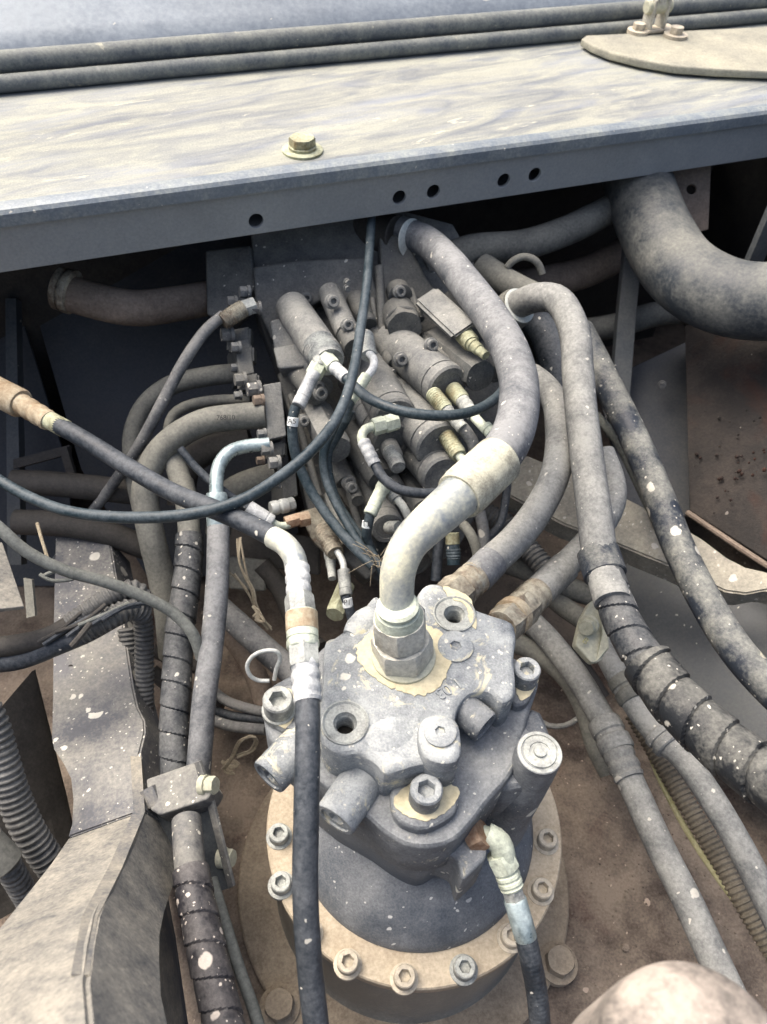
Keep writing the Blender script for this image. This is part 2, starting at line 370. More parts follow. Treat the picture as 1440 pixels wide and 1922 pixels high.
def strip(mb, secs, thv):
    """secs: list of (pL, pR); solid strip with thickness vector thv"""
    base = len(mb.v)
    for a, b in secs: mb.v += [a, b, b+thv, a+thv]
    for i in range(len(secs)-1):
        p = base+i*4; q = p+4
        mb.f += [(p, p+1, q+1, q), (p+1, p+2, q+2, q+1), (p+2, p+3, q+3, q+2), (p+3, p, q, q+3)]
    e = base+(len(secs)-1)*4
    mb.f += [(base+3, base+2, base+1, base), (e, e+1, e+2, e+3)]
    return mb
def px3(pts, dia): return [(P(x, y, d), dia/2) for x, y, d in pts]
def hexbolt(name, p, ax, r, mat, parent, washer=1.25, h=.9, label=None):
    mb = MB(); d = ax.normalized()
    lathe(mb, p - d*r*.5, d, [(0, r*washer), (r*.7, r*washer), (r*.72, r*washer*.96)], 24)
    hexn(mb, p + d*r*.18, p + d*r*(h+.2), r, ph=random.random())
    return obj(name, mb, mat, parent, label)
SOCK = {}
def sockbolt(name, p, ax, r, mat, parent, h=1.1, washer=0.0, label=None):
    """socket head cap bolt with a real hexagonal recess"""
    mb = MB(); d, a, b = frame(ax); n = 24; ph = random.random()
    if washer: lathe(mb, p - d*r*.4, d, [(0, r*washer), (r*.5, r*washer), (r*.54, r*washer*.95)], 24)
    L = r*h
    prof = [(-.3*r, r), (L-.12*r, r), (L, r*.9)]
    prev = None
    for hh, rr in prof:
        i = mb.ring(p+d*hh, a, b, rr, n, ph)
        if prev is not None: mb.bridge(prev, i, n)
        prev = i
    def hx(rr, hh):
        i0 = len(mb.v)
        for k in range(n):
            t = 2*math.pi*k/n; m = t % (math.pi/3) - math.pi/6; q = rr*math.cos(math.pi/6)/math.cos(m)
            mb.v.append(p+d*hh+a*(q*math.cos(t+ph))+b*(q*math.sin(t+ph)))
        return i0
    i = hx(r*.6, L); mb.bridge(prev, i, n); j = hx(r*.56, L-.08*r); mb.bridge(i, j, n); k_ = hx(r*.54, L-.65*r); mb.bridge(j, k_, n); mb.cap(k_, n)
    return obj(name, mb, mat, parent, label)
def text_obj(s, p, ax, ay, size, mat, parent, depth=.0004, name='lettering'):
    cu = bpy.data.curves.new('t', 'FONT'); cu.body = s; cu.size = size; cu.extrude = depth; cu.align_x = 'CENTER'; cu.align_y = 'CENTER'
    tmp = bpy.data.objects.new('t', cu); COL.objects.link(tmp); bpy.context.view_layer.update()
    me = bpy.data.meshes.new_from_object(tmp); an = ax.cross(ay)
    mb = MB(); mb.v = [p + ax*v.co.x + ay*v.co.y + an*v.co.z for v in me.vertices]; mb.f = [tuple(q.vertices) for q in me.polygons]
    bpy.data.objects.remove(tmp); bpy.data.curves.remove(cu); bpy.data.meshes.remove(me)
    return obj(name, mb, mat, parent)
def hose(name, label, cat, pts, dia, mat, group=None, n=20, wob=.03, rfun=None, step=.008, parts=()):
    """single hose, or hose thing with fitting parts. parts: (partname, p0(x,y,d), p1(x,y,d), width_m, kind, mat)"""
    if not parts:
        mb = tube(MB(), px3(pts, dia), n, step, rfun=rfun, wob=wob)
        return single(name, mb, mat, label, cat, group)
    t = thing(name, label, cat, P(*pts[0]), group)
    obj('hose', tube(MB(), px3(pts, dia), n, step, rfun=rfun, wob=wob), mat, t)
    for q in parts: addpart(t, *q)
    return t
def addpart(t, pn, a, b, wd, kind, mat, mid=None):
    mb = MB(); pa, pb = P(*a), P(*b)
    if kind == 'hex': hexn(mb, pa, pb, wd/2, ph=random.random())
    elif kind == 'bend': tube(mb, [(pa, wd/2)]+[(P(*m), wd/2) for m in mid]+[(pb, wd/2)], 20, .004)
    else: fitting(mb, pa, pb, wd/2, kind)
    return obj(pn, mb, mat, t)
def wrapf(pitch, depth=.12, tilt=1.0):
    def f(s, t):
        u = (s/pitch + tilt*t/(2*math.pi)) % 1.0
        return 1.0 + depth*(.15 + .62*min(1, u/.18)**.6*.5 + .55*u) if u < .955 else 1.0 - .02
    return f
def corrf(pitch, depth=.1): return lambda s, t: 1.0 + depth*math.tanh(2.2*math.sin(2*math.pi*s/pitch))
# =================================================================== SETTING
mb = MB(); mb.box(M(-1.3, -.6, -.02), EX*2.8, EY*2.6, EZ*.02)
f_ = obj('floor', mb, 'floor', kind='structure')
# =================================================================== DECK, LIP AND HOOD
DZ = .62
p = G(720, 303, DZ); DB = p.dot(EY)                        # machine y of the lip edge
def ab(q): return (q.dot(EX), q.dot(EY))
zb = V(720, 330, DB).z; zl = V(720, 408, DB).z
back = G(540, 130, DZ).dot(EY)
deck = thing('deck_panel', 'dusty walkway panel with a folded lip and a drilled front beam under the hood', 'panel', M(-.1, DB, DZ))
X0, X1 = -1.15, 1.45
mb = MB(); rl = .014
sec = [(DB+.03, DZ), (DB+rl, DZ), (DB+rl*.5, DZ-rl*.07), (DB+rl*.15, DZ-rl*.3), (DB, DZ-rl*.8), (DB, zb), (DB+.004, zb), (DB+.02, zb+.002)]
top = MB().box(M(X0, DB+.022, DZ-.004), EX*(X1-X0), EY*(back-DB+.10), EZ*.004)
obj('top_sheet', top, 'deck', deck)
mb = MB()
prof = [(DB+.0225, DZ+.001), (DB+.012, DZ+.001), (DB+.005, DZ-.001), (DB+.001, DZ-.005), (DB, DZ-.011), (DB, zb), (DB+.004, zb), (DB+.004, DZ-.012), (DB+.0225, DZ-.004)]
for x in (X0, X1):
    for y, z in prof: mb.v.append(M(x, y, z))
n = len(prof)
for i in range(n): mb.f.append((i, (i+1) % n, n+(i+1) % n, n+i))
mb.f.append(tuple(range(n))); mb.f.append(tuple(range(2*n-1, n-1, -1)))
obj('folded_lip', mb, 'lip_paint', deck, ang=25)
BF = DB+.006                                                # face of the beam, set back under the lip
holes = []
for x, y in ((481, 415), (750, 371), (814, 360), (946, 339), (1004, 328)):
    q = V(x, y, BF); holes.append([(q.dot(EX)+.0098*math.cos(t*math.pi/14), q.z+.0098*math.sin(t*math.pi/14)) for t in range(28)])
slab([(X0, zl), (X1, zl), (X1, DZ-.006), (X0, DZ-.006)], holes, M(0, BF, 0), EX, EZ, -EY, .006, .0007, 'drilled_beam', 'beam_paint', deck)
obj('beam_flange', MB().box(M(X0, BF+.0065, zl), EX*(X1-X0), EY*.05, EZ*.005), 'beam_paint', deck)
bc = G(568, 284, DZ)
mb = lathe(MB(), bc, EZ, [(0, .027), (.003, .027), (.0042, .0245), (.0042, .017)], 32); w_ = obj('washer', mb, 'fit_gold', deck)
hexbolt('bolt', bc+EZ*.004, EZ, .0175, 'fit_gold', deck, washer=1.05, h=.62)
# round seals along the foot of the hood
s1 = back-.002
t = thing('rubber_seal', 'two round black seal beads along the foot of the hood', 'seal', M(0, s1, DZ))
obj('bead', tube(MB(), [(M(X0, s1+.012, DZ+.012), .0125), (M(X1, s1+.012, DZ+.012), .0115)], 20, .05, wob=.04), 'seal', t, label='thin lower seal bead')
obj('bead', tube(MB(), [(M(X0, s1+.036, DZ+.032), .0155), (M(X1, s1+.036, DZ+.031), .0145)], 20, .05, wob=.04), 'seal', t, label='thicker upper seal bead')
hood = thing('hood', 'blue-grey painted hood panel sloping up behind the seals', 'hood', M(0, s1+.05, DZ))
hv = (EY*.80+EZ*.60)
h0 = M(0, s1+.060, DZ+.026)
prof = [h0, h0+EY*.012+EZ*.018, h0+EY*.03+EZ*.03, h0+EY*.03+EZ*.03+hv*.9, h0+EY*.04+EZ*.022+hv*.9, h0+EY*.04+EZ*.022, h0+EY*.018+EZ*.01]
mb = MB()
for x in (X0, X1): mb.v += [q+EX*x for q in prof]
n = len(prof)
for i in range(n): mb.f.append((i, (i+1) % n, n+(i+1) % n, n+i))
mb.f += [tuple(range(n)), tuple(range(2*n-1, n-1, -1))]
obj('hood_skin', mb, 'hood_paint', hood, bevel=.003)
# raised side panel with curved edge
pz = DZ+.016
side = thing('side_deck_panel', 'tan dusty raised panel with a curved edge at the upper right', 'panel', G(1300, 100, pz))
cur = [(1092, 72), (1110, 84), (1145, 98), (1200, 112), (1270, 124), (1350, 130), (1450, 134), (1640, 140)]
zslab(cur+[(1640, 40), (1100, 66)], pz, .012, .003, 'panel_sheet', 'deck_tan', side)
hg = thing('hinge', 'small dusty steel hinge bolted on the tan raised panel', 'hinge', G(1235, 62, pz))
hc = G(1243, 60, pz+.002)
for dx in (-.028, .0):
    obj('hinge_leaf', MB().box(hc+EX*dx, EX*.005, EY*.028, EZ*.05), 'bolt_pale', hg, bevel=.0015)
obj('hinge_foot', MB().box(hc+EX*-.045+EY*-.004, EX*.075, EY*.03, EZ*.004), 'bolt_rust', hg, bevel=.001)
obj('hinge_barrel', lathe(MB(), hc+EX*-.036+EY*.014+EZ*.036, EX, [(0, .009), (.002, .011), (.048, .011), (.05, .009)]), 'clamp_cream', hg)
obj('hinge_arm', MB().box(hc+EX*-.021+EY*.004+EZ*.03, EX*.019, EY*.014, EZ*.075), 'bolt_pale', hg, bevel=.003)
hexbolt('bolt', G(1198, 58, pz+.003), EZ, .011, 'bolt_rust', hg, washer=1.7); hexbolt('bolt', G(1268, 66, pz+.003), EZ, .012, 'bolt_rust', hg, washer=1.7)
# =================================================================== BAY WALLS
BKW = 1.52
mb = MB().box(M(-1.2, BKW, 0), EX*2.7, EY*.01, EZ*DZ*.98); single('back_shade_wall', mb, 'panel_black', 'black bulkhead added at the far back of the engine bay to keep it dark', 'bulkhead')  # added behind everything so the depth of the bay goes dark
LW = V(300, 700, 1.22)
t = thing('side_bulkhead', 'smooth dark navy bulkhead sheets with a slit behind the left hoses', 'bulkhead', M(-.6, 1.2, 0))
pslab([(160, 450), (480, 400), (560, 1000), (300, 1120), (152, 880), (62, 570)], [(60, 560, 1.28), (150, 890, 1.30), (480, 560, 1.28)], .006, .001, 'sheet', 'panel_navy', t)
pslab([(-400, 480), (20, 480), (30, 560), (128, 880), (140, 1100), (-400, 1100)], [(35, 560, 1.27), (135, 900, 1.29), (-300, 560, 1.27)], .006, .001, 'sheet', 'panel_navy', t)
mb = MB().box(M(-1.2, .0, 0), EX*.01, EY*1.5, EZ*DZ*.97); single('left_shade_wall', mb, 'panel_black', 'dark side wall added out of view to keep light out on the left', 'wall')  # unseen, added to stop sky light leaking in from the left
mb = MB().box(M(1.30, .3, 0), EX*.01, EY*1.2, EZ*DZ*.97); single('right_shade_wall', mb, 'panel_black', 'dark side wall added out of view to keep light out on the right', 'wall')  # unseen, added to stop sky light leaking in from the right
mb = MB().box(M(-1.1, 1.20, 0), EX*2.3, EY*.008, EZ*.60); single('shade_partition', mb, 'panel_black', 'dark partition added behind the control valve to stand in for deep shade', 'partition')  # dark sheet added where the gaps behind the valve are only in shade
# right: rust box, grey side tank, post
rb = thing('battery_box', 'rust-stained dark steel box at the right with a tan bottom edge', 'box', P(1360, 900, 1.2))
pslab([(1285, 610), (1900, 560), (1900, 1330), (1440, 1052), (1294, 958)], [(1290, 610, 1.30), (1294, 958, 1.20), (1440, 1052, 1.10)], .25, .002, 'box_body', 'rust_box', rb)
mb = tube(MB(), [(P(1290, 962, 1.195), .0045), (P(1440, 1062, 1.095), .0045), (P(1600, 1160, 1.01), .0045)], 8); obj('edge_strip', mb, 'pipe_brown', rb)
mb = MB()
for i in range(46):
    x, y = random.gauss(1370, 45), random.gauss(860, 60)
    if x < 1300: continue
    q = P(x, y, 1.30-(y-610)*.00026-(x-1290)*.0006-.012); r = random.uniform(.001, .0045)
    lathe(mb, q, Vector((random.random()-.5, -1, random.random())), [(-r*.4, r*.8), (0, r), (r*.5, r*.5)], 6, random.random())
obj('rust_flakes', mb, 'rust_box', rb, kind='stuff')
tk = thing('grey_side_panel', 'smooth grey sheet panel behind the big wrapped hose at the right', 'panel', P(1300, 1300, 1.1))
pslab([(1150, 1050), (1440, 1090), (1800, 1120), (1800, 1760), (1440, 1500), (1340, 1420), (1230, 1300)], [(1150, 1080, 1.26), (1440, 1110, 1.16), (1440, 1500, 1.00)], .01, .002, 'sheet', 'panel_grey', tk)
pslab([(1120, 720), (1290, 640), (1300, 970), (1180, 960)], [(1120, 720, 1.34), (1290, 640, 1.36), (1290, 970, 1.25)], .01, .002, 'sheet', 'panel_navy', tk, label='dark upper sheet')
t = thing('support_post', 'thin dark vertical steel bar between the brown pipes and the giant hose', 'post', P(1160, 760, 1.22))
mb = strip(MB(), [(P(1180, 400, 1.31), P(1212, 400, 1.31)), (P(1160, 600, 1.29), P(1194, 600, 1.29)), (P(1143, 820, 1.27), P(1177, 820, 1.27))], FW*.02); obj('bar', mb, 'panel_grey', t, bevel=.001)
hexbolt('bolt', P(1243, 722, 1.29), Vector((-.2, -1, .3)), .0055, 'bracket_grey', t, washer=1.2)
# hanging bracket upper right (behind the giant hose)
t = thing('hanging_bracket', 'dim brown bracket with a hole hanging behind the giant hose', 'bracket', P(1300, 370, 1.2))
pslab([(1262, 300), (1336, 285), (1330, 430), (1296, 440), (1260, 400)], [(1262, 300, 1.30), (1336, 300, 1.30), (1300, 430, 1.31)], .006, .001, 'plate', 'pipe_brown', t, holes=[(1298, 355, .008)])
mb = MB().box(P(1400, 505, 1.2), EX*.03, EY*.01, EZ*.12); obj('strap', mb, 'panel_grey', t)
# =================================================================== CURVED ARM
S = [(965, 845, 955, 930, 1.17), (1080, 890, 1060, 985, 1.145), (1167, 930, 1150, 1018, 1.125), (1222, 958, 1215, 1045, 1.11), (1275, 985, 1272, 1068, 1.10), (1320, 1012, 1318, 1090, 1.09), (1365, 1046, 1362, 1110, 1.075), (1400, 1064, 1400, 1115, 1.06), (1440, 1073, 1442, 1107, 1.05), (1560, 1100, 1560, 1135, 1.0)]
mb = strip(MB(), [(P(a, b, d), P(c, e, d*.985)) for a, b, c, e, d in S], Vector((0, .01, -.042)))
single('curved_support_arm', mb, 'arm', 'tan dusty curved steel arm crossing under the right hoses to the edge', 'arm', bevel=.0025)
# =================================================================== LEFT BEAM
bt = thing('spotted_frame_beam', 'grey steel frame beam flecked with cream spots running up the left side', 'beam', P(180, 1400, .85))
S1 = [(104, 1000, 206, 1012, 1.13), (101, 1100, 222, 1105, 1.07), (99, 1200, 236, 1200, 1.015), (98, 1300, 250, 1290, .965), (97, 1350, 258, 1326, .945), (96, 1385, 271, 1352, .925), (100, 1405, 272, 1375, .91), (118, 1432, 262, 1415, .89), (132, 1460, 258, 1440, .875), (136, 1500, 262, 1470, .86), (134, 1545, 270, 1500, .84), (126, 1572, 270, 1520, .825)]
mb = strip(MB(), [(P(a, b, d), P(c, e, d)) for a, b, c, e, d in S1], P(272, 1375, .91)-P(272, 1375, .91)+Vector((.02, .0, -.05)))
obj('upper_face', mb, 'beam_left', bt, bevel=.002)
S2 = [(126, 1574, 270, 1521, .823), (92, 1622, 252, 1572, .77), (50, 1675, 226, 1625, .71), (0, 1737, 203, 1668, .655), (-60, 1800, 183, 1715, .60), (-130, 1880, 172, 1770, .55), (-220, 1990, 163, 1840, .50), (-320, 2120, 172, 1940, .455), (-420, 2300, 190, 2080, .41)]
mb = strip(MB(), [(P(a, b, d), P(c, e, d)) for a, b, c, e, d in S2], Vector((.03, .01, -.10)))
obj('lower_face', mb, 'beam_dust', bt, bevel=.003)
mb = MB(); sidep = [(252, 1440, 292, 1570, .87), (270, 1523, 285, 1720, .822), (252, 1574, 275, 1860, .768), (227, 1627, 262, 2020, .708), (204, 1670, 262, 2200, .653)]
# tall side web of the beam
sw = [(265, 1420, 283, 1560, .88), (272, 1524, 330, 1760, .822), (229, 1629, 372, 2050, .708), (184, 1720, 400, 2400, .60), (168, 1830, 420, 2700, .51)]
mb = strip(MB(), [(P(a, b, d), P(c, e, d*1.16)) for a, b, c, e, d in sw], Vector((-.012, 0, 0)))
obj('side_web', mb, 'beam_side', bt)
hexbolt('bolt', P(290, 1500, .87), Vector((1, -.4, .2)), .01, 'beam_side', bt)
# left slotted small holes on beam
for x, y, d in ((134, 1252, .99), (152, 1215, 1.01)):
    obj('hole', lathe(MB(), P(x, y, d)-FW*.0015, -FW, [(0, .0035), (.0006, .0035)], 14), 'dark_hole', bt)
# loose plate and clips far left
t = thing('loose_plate', 'small dusty plate cut off by the left picture edge', 'plate', P(10, 1090, .9))
pslab([(-80, 1000), (5, 1018), (46, 1138), (-80, 1152)], [(-80, 1000, .86), (5, 1018, .88), (46, 1138, .84)], .006, .001, 'plate', 'beam_dust', t)
mb = strip(MB(), [(P(44, 1085, 1.0), P(60, 1088, 1.0)), (P(50, 1160, .97), P(66, 1156, .97))], FW*.006)
single('hanging_strap', mb, 'pipe_dust', 'short grey metal tab standing beside the black wiring bundle', 'tab')
# =================================================================== SWING MOTOR
RZ = .195
rc = G(777, 1603, RZ); rc.y += .036
RCX, RCY = rc.x, rc.y
def A(z): return Vector((RCX, RCY, z))
R0 = .1645
mot = thing('swing_motor', 'large grey hydraulic swing motor with tan bolted ring and many plugs', 'motor', A(0))
bfc = G(787, 1830, .03)
obj('base_flange', lathe(MB(), A(0.001), EZ, [(0, .212), (.012, .212), (.014, .210), (.014, .15)], 72), 'base_plate', mot)
obj('housing', lathe(MB(), A(.014), EZ, [(0, .165), (.008, .162), (.03, .1605), (.13, .1605), (.135, .162), (.158, .162), (.163, .1615)], 72), 'motor_side', mot)
obj('flange_ring', lathe(MB(), A(RZ-.017), EZ, [(0, R0-.001), (.002, R0), (.015, R0), (.017, R0-.0015), (.017, .125)], 90), 'ring_rust', mot)
obj('dome', lathe(MB(), A(RZ), EZ, [(.0005, .1325), (.004, .132), (.010, .129), (.018, .1245), (.028, .1175), (.039, .107), (.048, .095), (.056, .082), (.066, .074), (.10, .072), (.13, .072)], 72), 'cast_dome', mot, ang=50)
for i, (x, y) in enumerate(((523, 1563), (527, 1655), (580, 1745), (653, 1804), (760, 1832), (873, 1815), (962, 1755), (1019, 1667), (1029, 1573))):
    q = G(x, y, RZ+.012); q.z = RZ
    sockbolt('socket_bolt', q, EZ, .0108, 'bolt_rust' if i not in (5, 1, 0) else 'ferrule_grey', mot, h=1.25, washer=1.32, label='darker greyish ring bolt' if i == 5 else None)
for i, (x, y) in enumerate(((524, 1885), (1052, 1803))):
    hexbolt('base_bolt', G(x, y, .03)-EZ*.015, EZ, .0175, 'base_plate', mot, washer=1.35, h=.9)
# --- flange layer of the cap
Z1 = .375
fl = [(604, 1215), (585, 1240), (540, 1268), (505, 1290), (494, 1325), (500, 1372), (520, 1402), (555, 1430), (600, 1465), (640, 1500), (690, 1535), (722, 1562), (760, 1584), (805, 1590), (850, 1578),
      (885, 1545), (915, 1505), (955, 1460), (975, 1420), (985, 1370), (1000, 1320), (1012, 1280), (1008, 1250), (985, 1235), (960, 1230), (900, 1180), (700, 1160)]
zslab(fl, Z1, .07, .006, 'mounting_flange', 'cast', mot, smooth=3)
# lower layer under the flange and small square port block
zslab([(545, 1420), (600, 1500), (700, 1570), (745, 1600), (790, 1618), (825, 1605), (860, 1590), (960, 1450), (980, 1350), (700, 1250), (560, 1300)], .32, .08, .006, 'lower_body', 'cast_dome', mot, smooth=3)
c = G(868, 1560, .365)
blk = zslab([(800, 1590), (858, 1610), (868, 1655), (914, 1610), (912, 1545), (895, 1525), (850, 1560)], .335, .07, .004, 'port_block', 'cast', mot, rc=.006)
# column boss on the right with its big plug
q = G(1015, 1408, .40)
mb = MB(); dn = A(.215)+Vector((.095, .03, 0))
tube(mb, [(Vector((q.x, q.y, .395)), .0212), (Vector((q.x-.002, q.y-.001, .345)), .0222), (Vector((q.x-.010, q.y-.004, .29)), .026), (Vector((q.x-.018, q.y-.01, .245)), .030), (Vector((q.x-.03, q.y-.012, .205)), .034)], 36, .006)
obj('column_boss', mb, 'cast', mot, ang=60)
pl = obj('plug', lathe(MB(), Vector((q.x, q.y, .394)), EZ, [(0, .0205), (.002, .0205), (.0024, .0175), (.0012, .0168), (.0012, .0158), (.003, .0152), (.003, .0098), (.002, .0094), (.002, .006), (.0045, .0056), (.005, .003)], 36), 'ferrule_grey', mot)
zslab([(1000, 1325), (1035, 1375), (1046, 1420), (1020, 1462), (975, 1478), (930, 1470), (900, 1400)], .365, .13, .01, 'column_web', 'cast', mot, smooth=3)
mb = MB(); tube(mb, [(Vector((q.x-.002, q.y, .345)), .024), (G(960, 1400, .35), .024), (G(925, 1400, .35), .024)], 24); obj('web', mb, 'cast', mot)
# --- raised top casting
Z2 = .425
up_ = [(668, 1160), (690, 1130), (708, 1116), (740, 1140), (785, 1150), (782, 1118), (800, 1095), (826, 1094), (850, 1112), (888, 1138), (925, 1152), (962, 1166), (970, 1195), (966, 1228),
       (968, 1262), (968, 1300), (945, 1318), (922, 1300), (905, 1296), (880, 1302), (862, 1325), (856, 1350), (862, 1385), (862, 1410), (846, 1424), (815, 1430),
       (780, 1436), (748, 1446), (722, 1450), (704, 1432), (672, 1414), (640, 1415), (608, 1395), (600, 1350), (606, 1290), (606, 1240), (612, 1200), (640, 1190)]
cap = zslab(up_, Z2, .075, .007, 'valve_cap', 'cast_top', mot, holes_px=[(648, 1357, .0092), (853, 1153, .0105)], smooth=3)
def ringz(x, y, z, prof, mat, nm='boss', **k): return obj(nm, lathe(MB(), G(x, y, z), EZ, prof, 32), mat, mot, **k)
# raised ribs / lumps of the casting
def lump(x0, y0, x1, y1, z, r, mat='cast_top', flat=.35):
    a, b = G(x0, y0, z), G(x1, y1, z); mb = MB(); tube(mb, [(a, r*.72), (a.lerp(b, .3), r), (a.lerp(b, .7), r), (b, r*.72)], 20, .006)
    for i, v in enumerate(mb.v): mb.v[i] = Vector((v.x, v.y, z+(v.z-z)*flat))
    obj('casting_rib', mb, mat, mot, ang=70)
lump(690, 1395, 770, 1365, Z2-.002, .018, flat=.2)
lump(700, 1150, 660, 1195, Z2-.006, .014, flat=.7)
# threaded holes with collar and dark thread
for x, y, r in ((648, 1357, .0215), (853, 1153, .0215)):
    tp_ = obj('threaded_port', lathe(MB(), G(x, y, Z2), EZ, [(-.001, r), (.0018, r), (.0022, r*.95), (.0006, r*.86), (.0002, r*.5), (-.004, r*.44)]+[(-.005-.0012*i, r*(.44 if i % 2 else .39)) for i in range(14)]+[(-.03, r*.3)], 36, close=False), 'ferrule_grey', mot)
    obj('port_bottom', lathe(MB(), G(x, y, Z2)-EZ*.024, EZ, [(0, r*.43), (.001, r*.43)], 20), 'dark_hole', tp_)
# flat socket plugs on bosses
def plug(x, y, z, r, bossr=None, bh=.01, mat='cast_top', label=None):
    if bossr: ringz(x, y, z, [(-bh, bossr), (-.002, bossr), (0, bossr-.002), (0, .002)], mat)
    p_ = G(x, y, z)+EZ*.0004; mb = MB(); n = 24; d, a, b = frame(EZ); prev = None
    for hh, rr in ((0, r), (.0012, r), (.0018, r*.93)):
        i = mb.ring(p_+d*hh, a, b, rr, n)
        if prev is not None: mb.bridge(prev, i, n)
        prev = i
    for hh, rr in ((.0018, r*.34), (-.003, r*.3)):
        i0 = len(mb.v)
        for k in range(n):
            t = 2*math.pi*k/n; m = t % (math.pi/3)-math.pi/6; q_ = rr*math.cos(math.pi/6)/math.cos(m); mb.v.append(p_+d*hh+a*(q_*math.cos(t))+b*(q_*math.sin(t)))
        mb.bridge(prev, i0, n); prev = i0
    mb.cap(prev, n); obj('plug', mb, mat, mot, label)
plug(855, 1214, Z2, .0175); 
zslab([(786, 1362), (800, 1343), (830, 1340), (858, 1352), (866, 1382), (864, 1420), (840, 1432), (806, 1425), (788, 1400)], Z2+.014, .06, .006, 'corner_boss', 'cast_top', mot, smooth=3)
plug(826, 1374, Z2+.0145, .0145)
# bolts that hold the cap, cream scraped pads around them
zslab([(735, 1478), (760, 1470), (850, 1478), (862, 1500), (850, 1530), (800, 1556), (756, 1546), (736, 1520)], Z1+.012, .05, .005, 'bolt_pad', 'cast', mot, smooth=3)
zslab([(496, 1318), (512, 1292), (560, 1285), (560, 1345), (540, 1372), (505, 1352)], Z1+.008, .05, .005, 'bolt_pad', 'cast', mot, smooth=3)
zslab([(960, 1250), (985, 1235), (1010, 1248), (1010, 1280), (990, 1318), (965, 1322), (952, 1290)], Z1+.012, .06, .005, 'bolt_pad', 'cast', mot, smooth=3)
def patch(pts, z, jit=.0014, th=.0009):
    poly = crclosed([tuple(G(x, y, z))[:2] for x, y in pts], 8)
    poly = [(p.x+jit*pnoise(Vector((p.x*260, p.y*260, 1))), p.y+jit*pnoise(Vector((p.x*260, p.y*260, 9)))) for p in poly]
    slab(poly, [], Vector((0, 0, z+th)), Vector((1, 0, 0)), Vector((0, 1, 0)), EZ, th, .0003, 'cream_patch', 'cream', mot)
patch([(738, 1508), (752, 1484), (775, 1470), (800, 1462), (850, 1474), (862, 1492), (842, 1520), (805, 1540), (765, 1532)], Z1+.0121)
patch([(498, 1320), (506, 1300), (530, 1292), (552, 1300), (552, 1345), (536, 1368), (508, 1345)], Z1+.0081)
patch([(968, 1282), (985, 1275), (1008, 1262), (1010, 1278), (998, 1302), (978, 1315), (970, 1300)], Z1+.0121)
patch([(668, 1222), (686, 1195), (720, 1180), (790, 1172), (832, 1190), (848, 1222), (840, 1265), (818, 1296), (785, 1306), (750, 1298), (712, 1280), (684, 1256)], Z2+.0001, .0028, .0012)
patch([(832, 1102), (850, 1106), (880, 1122), (892, 1150), (894, 1180), (882, 1168), (872, 1135), (845, 1122)], Z2+.0001, .0018, .0011)
sockbolt('socket_bolt', G(797, 1500, Z1+.0115), EZ, .0145, 'cast_top', mot, h=1.6)
sockbolt('socket_bolt', G(524, 1332, Z1+.0085), EZ, .0145, 'ferrule_grey', mot, h=1.5, washer=1.15)
sockbolt('socket_bolt', G(983, 1275, Z1+.0125), EZ, .0135, 'cast_top', mot, h=1.6)
# horizontal relief valve cartridges
def cyl(x0, y0, x1, y1, z, dia, mat, nm='relief_valve', sock=.5, z1=None, label=None):
    a, b = G(x0, y0, z), G(x1, y1, z if z1 is None else z1); ax = (b-a); L = ax.length; r = dia/2; n = 36
    mb = MB(); d, A_, B_ = frame(ax); prev = None
    for hh, rr in ((0, r), (L*.06, r*1.0), (L*.78, r), (L*.785, r*.985), (L-.002, r*.985), (L, r*.93), (L, r*.74), (L-.002, r*.72), (L-.0022, r*sock)):
        i = mb.ring(a+d*hh, A_, B_, rr, n)
        if prev is not None: mb.bridge(prev, i, n)
        else: f0 = i
        prev = i
    mb.cap(f0, n, True)
    for hh, rr in ((L-.002, r*sock*.86), (L-.012, r*sock*.8)):
        i0 = len(mb.v)
        for k in range(n):
            t = 2*math.pi*k/n; m = t % (math.pi/3)-math.pi/6; q_ = rr*math.cos(math.pi/6)/math.cos(m); mb.v.append(a+d*hh+A_*(q_*math.cos(t))+B_*(q_*math.sin(t)))
        mb.bridge(prev, i0, n); prev = i0
    mb.cap(prev, n); return obj(nm, mb, mat, mot, label)
cyl(705, 1428, 628, 1540, .375, .0405, 'cast_top')
cyl(585, 1375, 503, 1460, .375, .038, 'cast_top', label='left relief valve half behind the black hose')
cyl(868, 1330, 912, 1366, .40, .0335, 'cast')
lathe(MB(), A(0), EZ, [(0, .01), (.01, .01)])
mb = MB(); lathe(mb, G(905, 1272, .40), G(950, 1292, .40)-G(905, 1272, .40), [(0, .018), (.018, .018), (.022, .0165), (.022, .011), (.0205, .0105), (.0205, .006), (.017, .005)], 28); obj('side_plug', mb, 'cast', mot)
mb = MB(); tube(mb, [(G(705, 1425, .372), .0215), (G(690, 1448, .372), .0215)], 24, .004); obj('valve_collar', mb, 'cast', mot)
mb = MB(); tube(mb, [(G(590, 1370, .372), .021), (G(562, 1398, .372), .021)], 24, .004); obj('valve_collar', mb, 'cast', mot)
d_ = (Vector((1, 0, 0)))
text_obj('1 03', G(842, 1292, Z2+.0006), Vector((-.8, -.6, 0)), Vector((.6, -.8, 0)), .016, 'cast_top', mot, .0009)
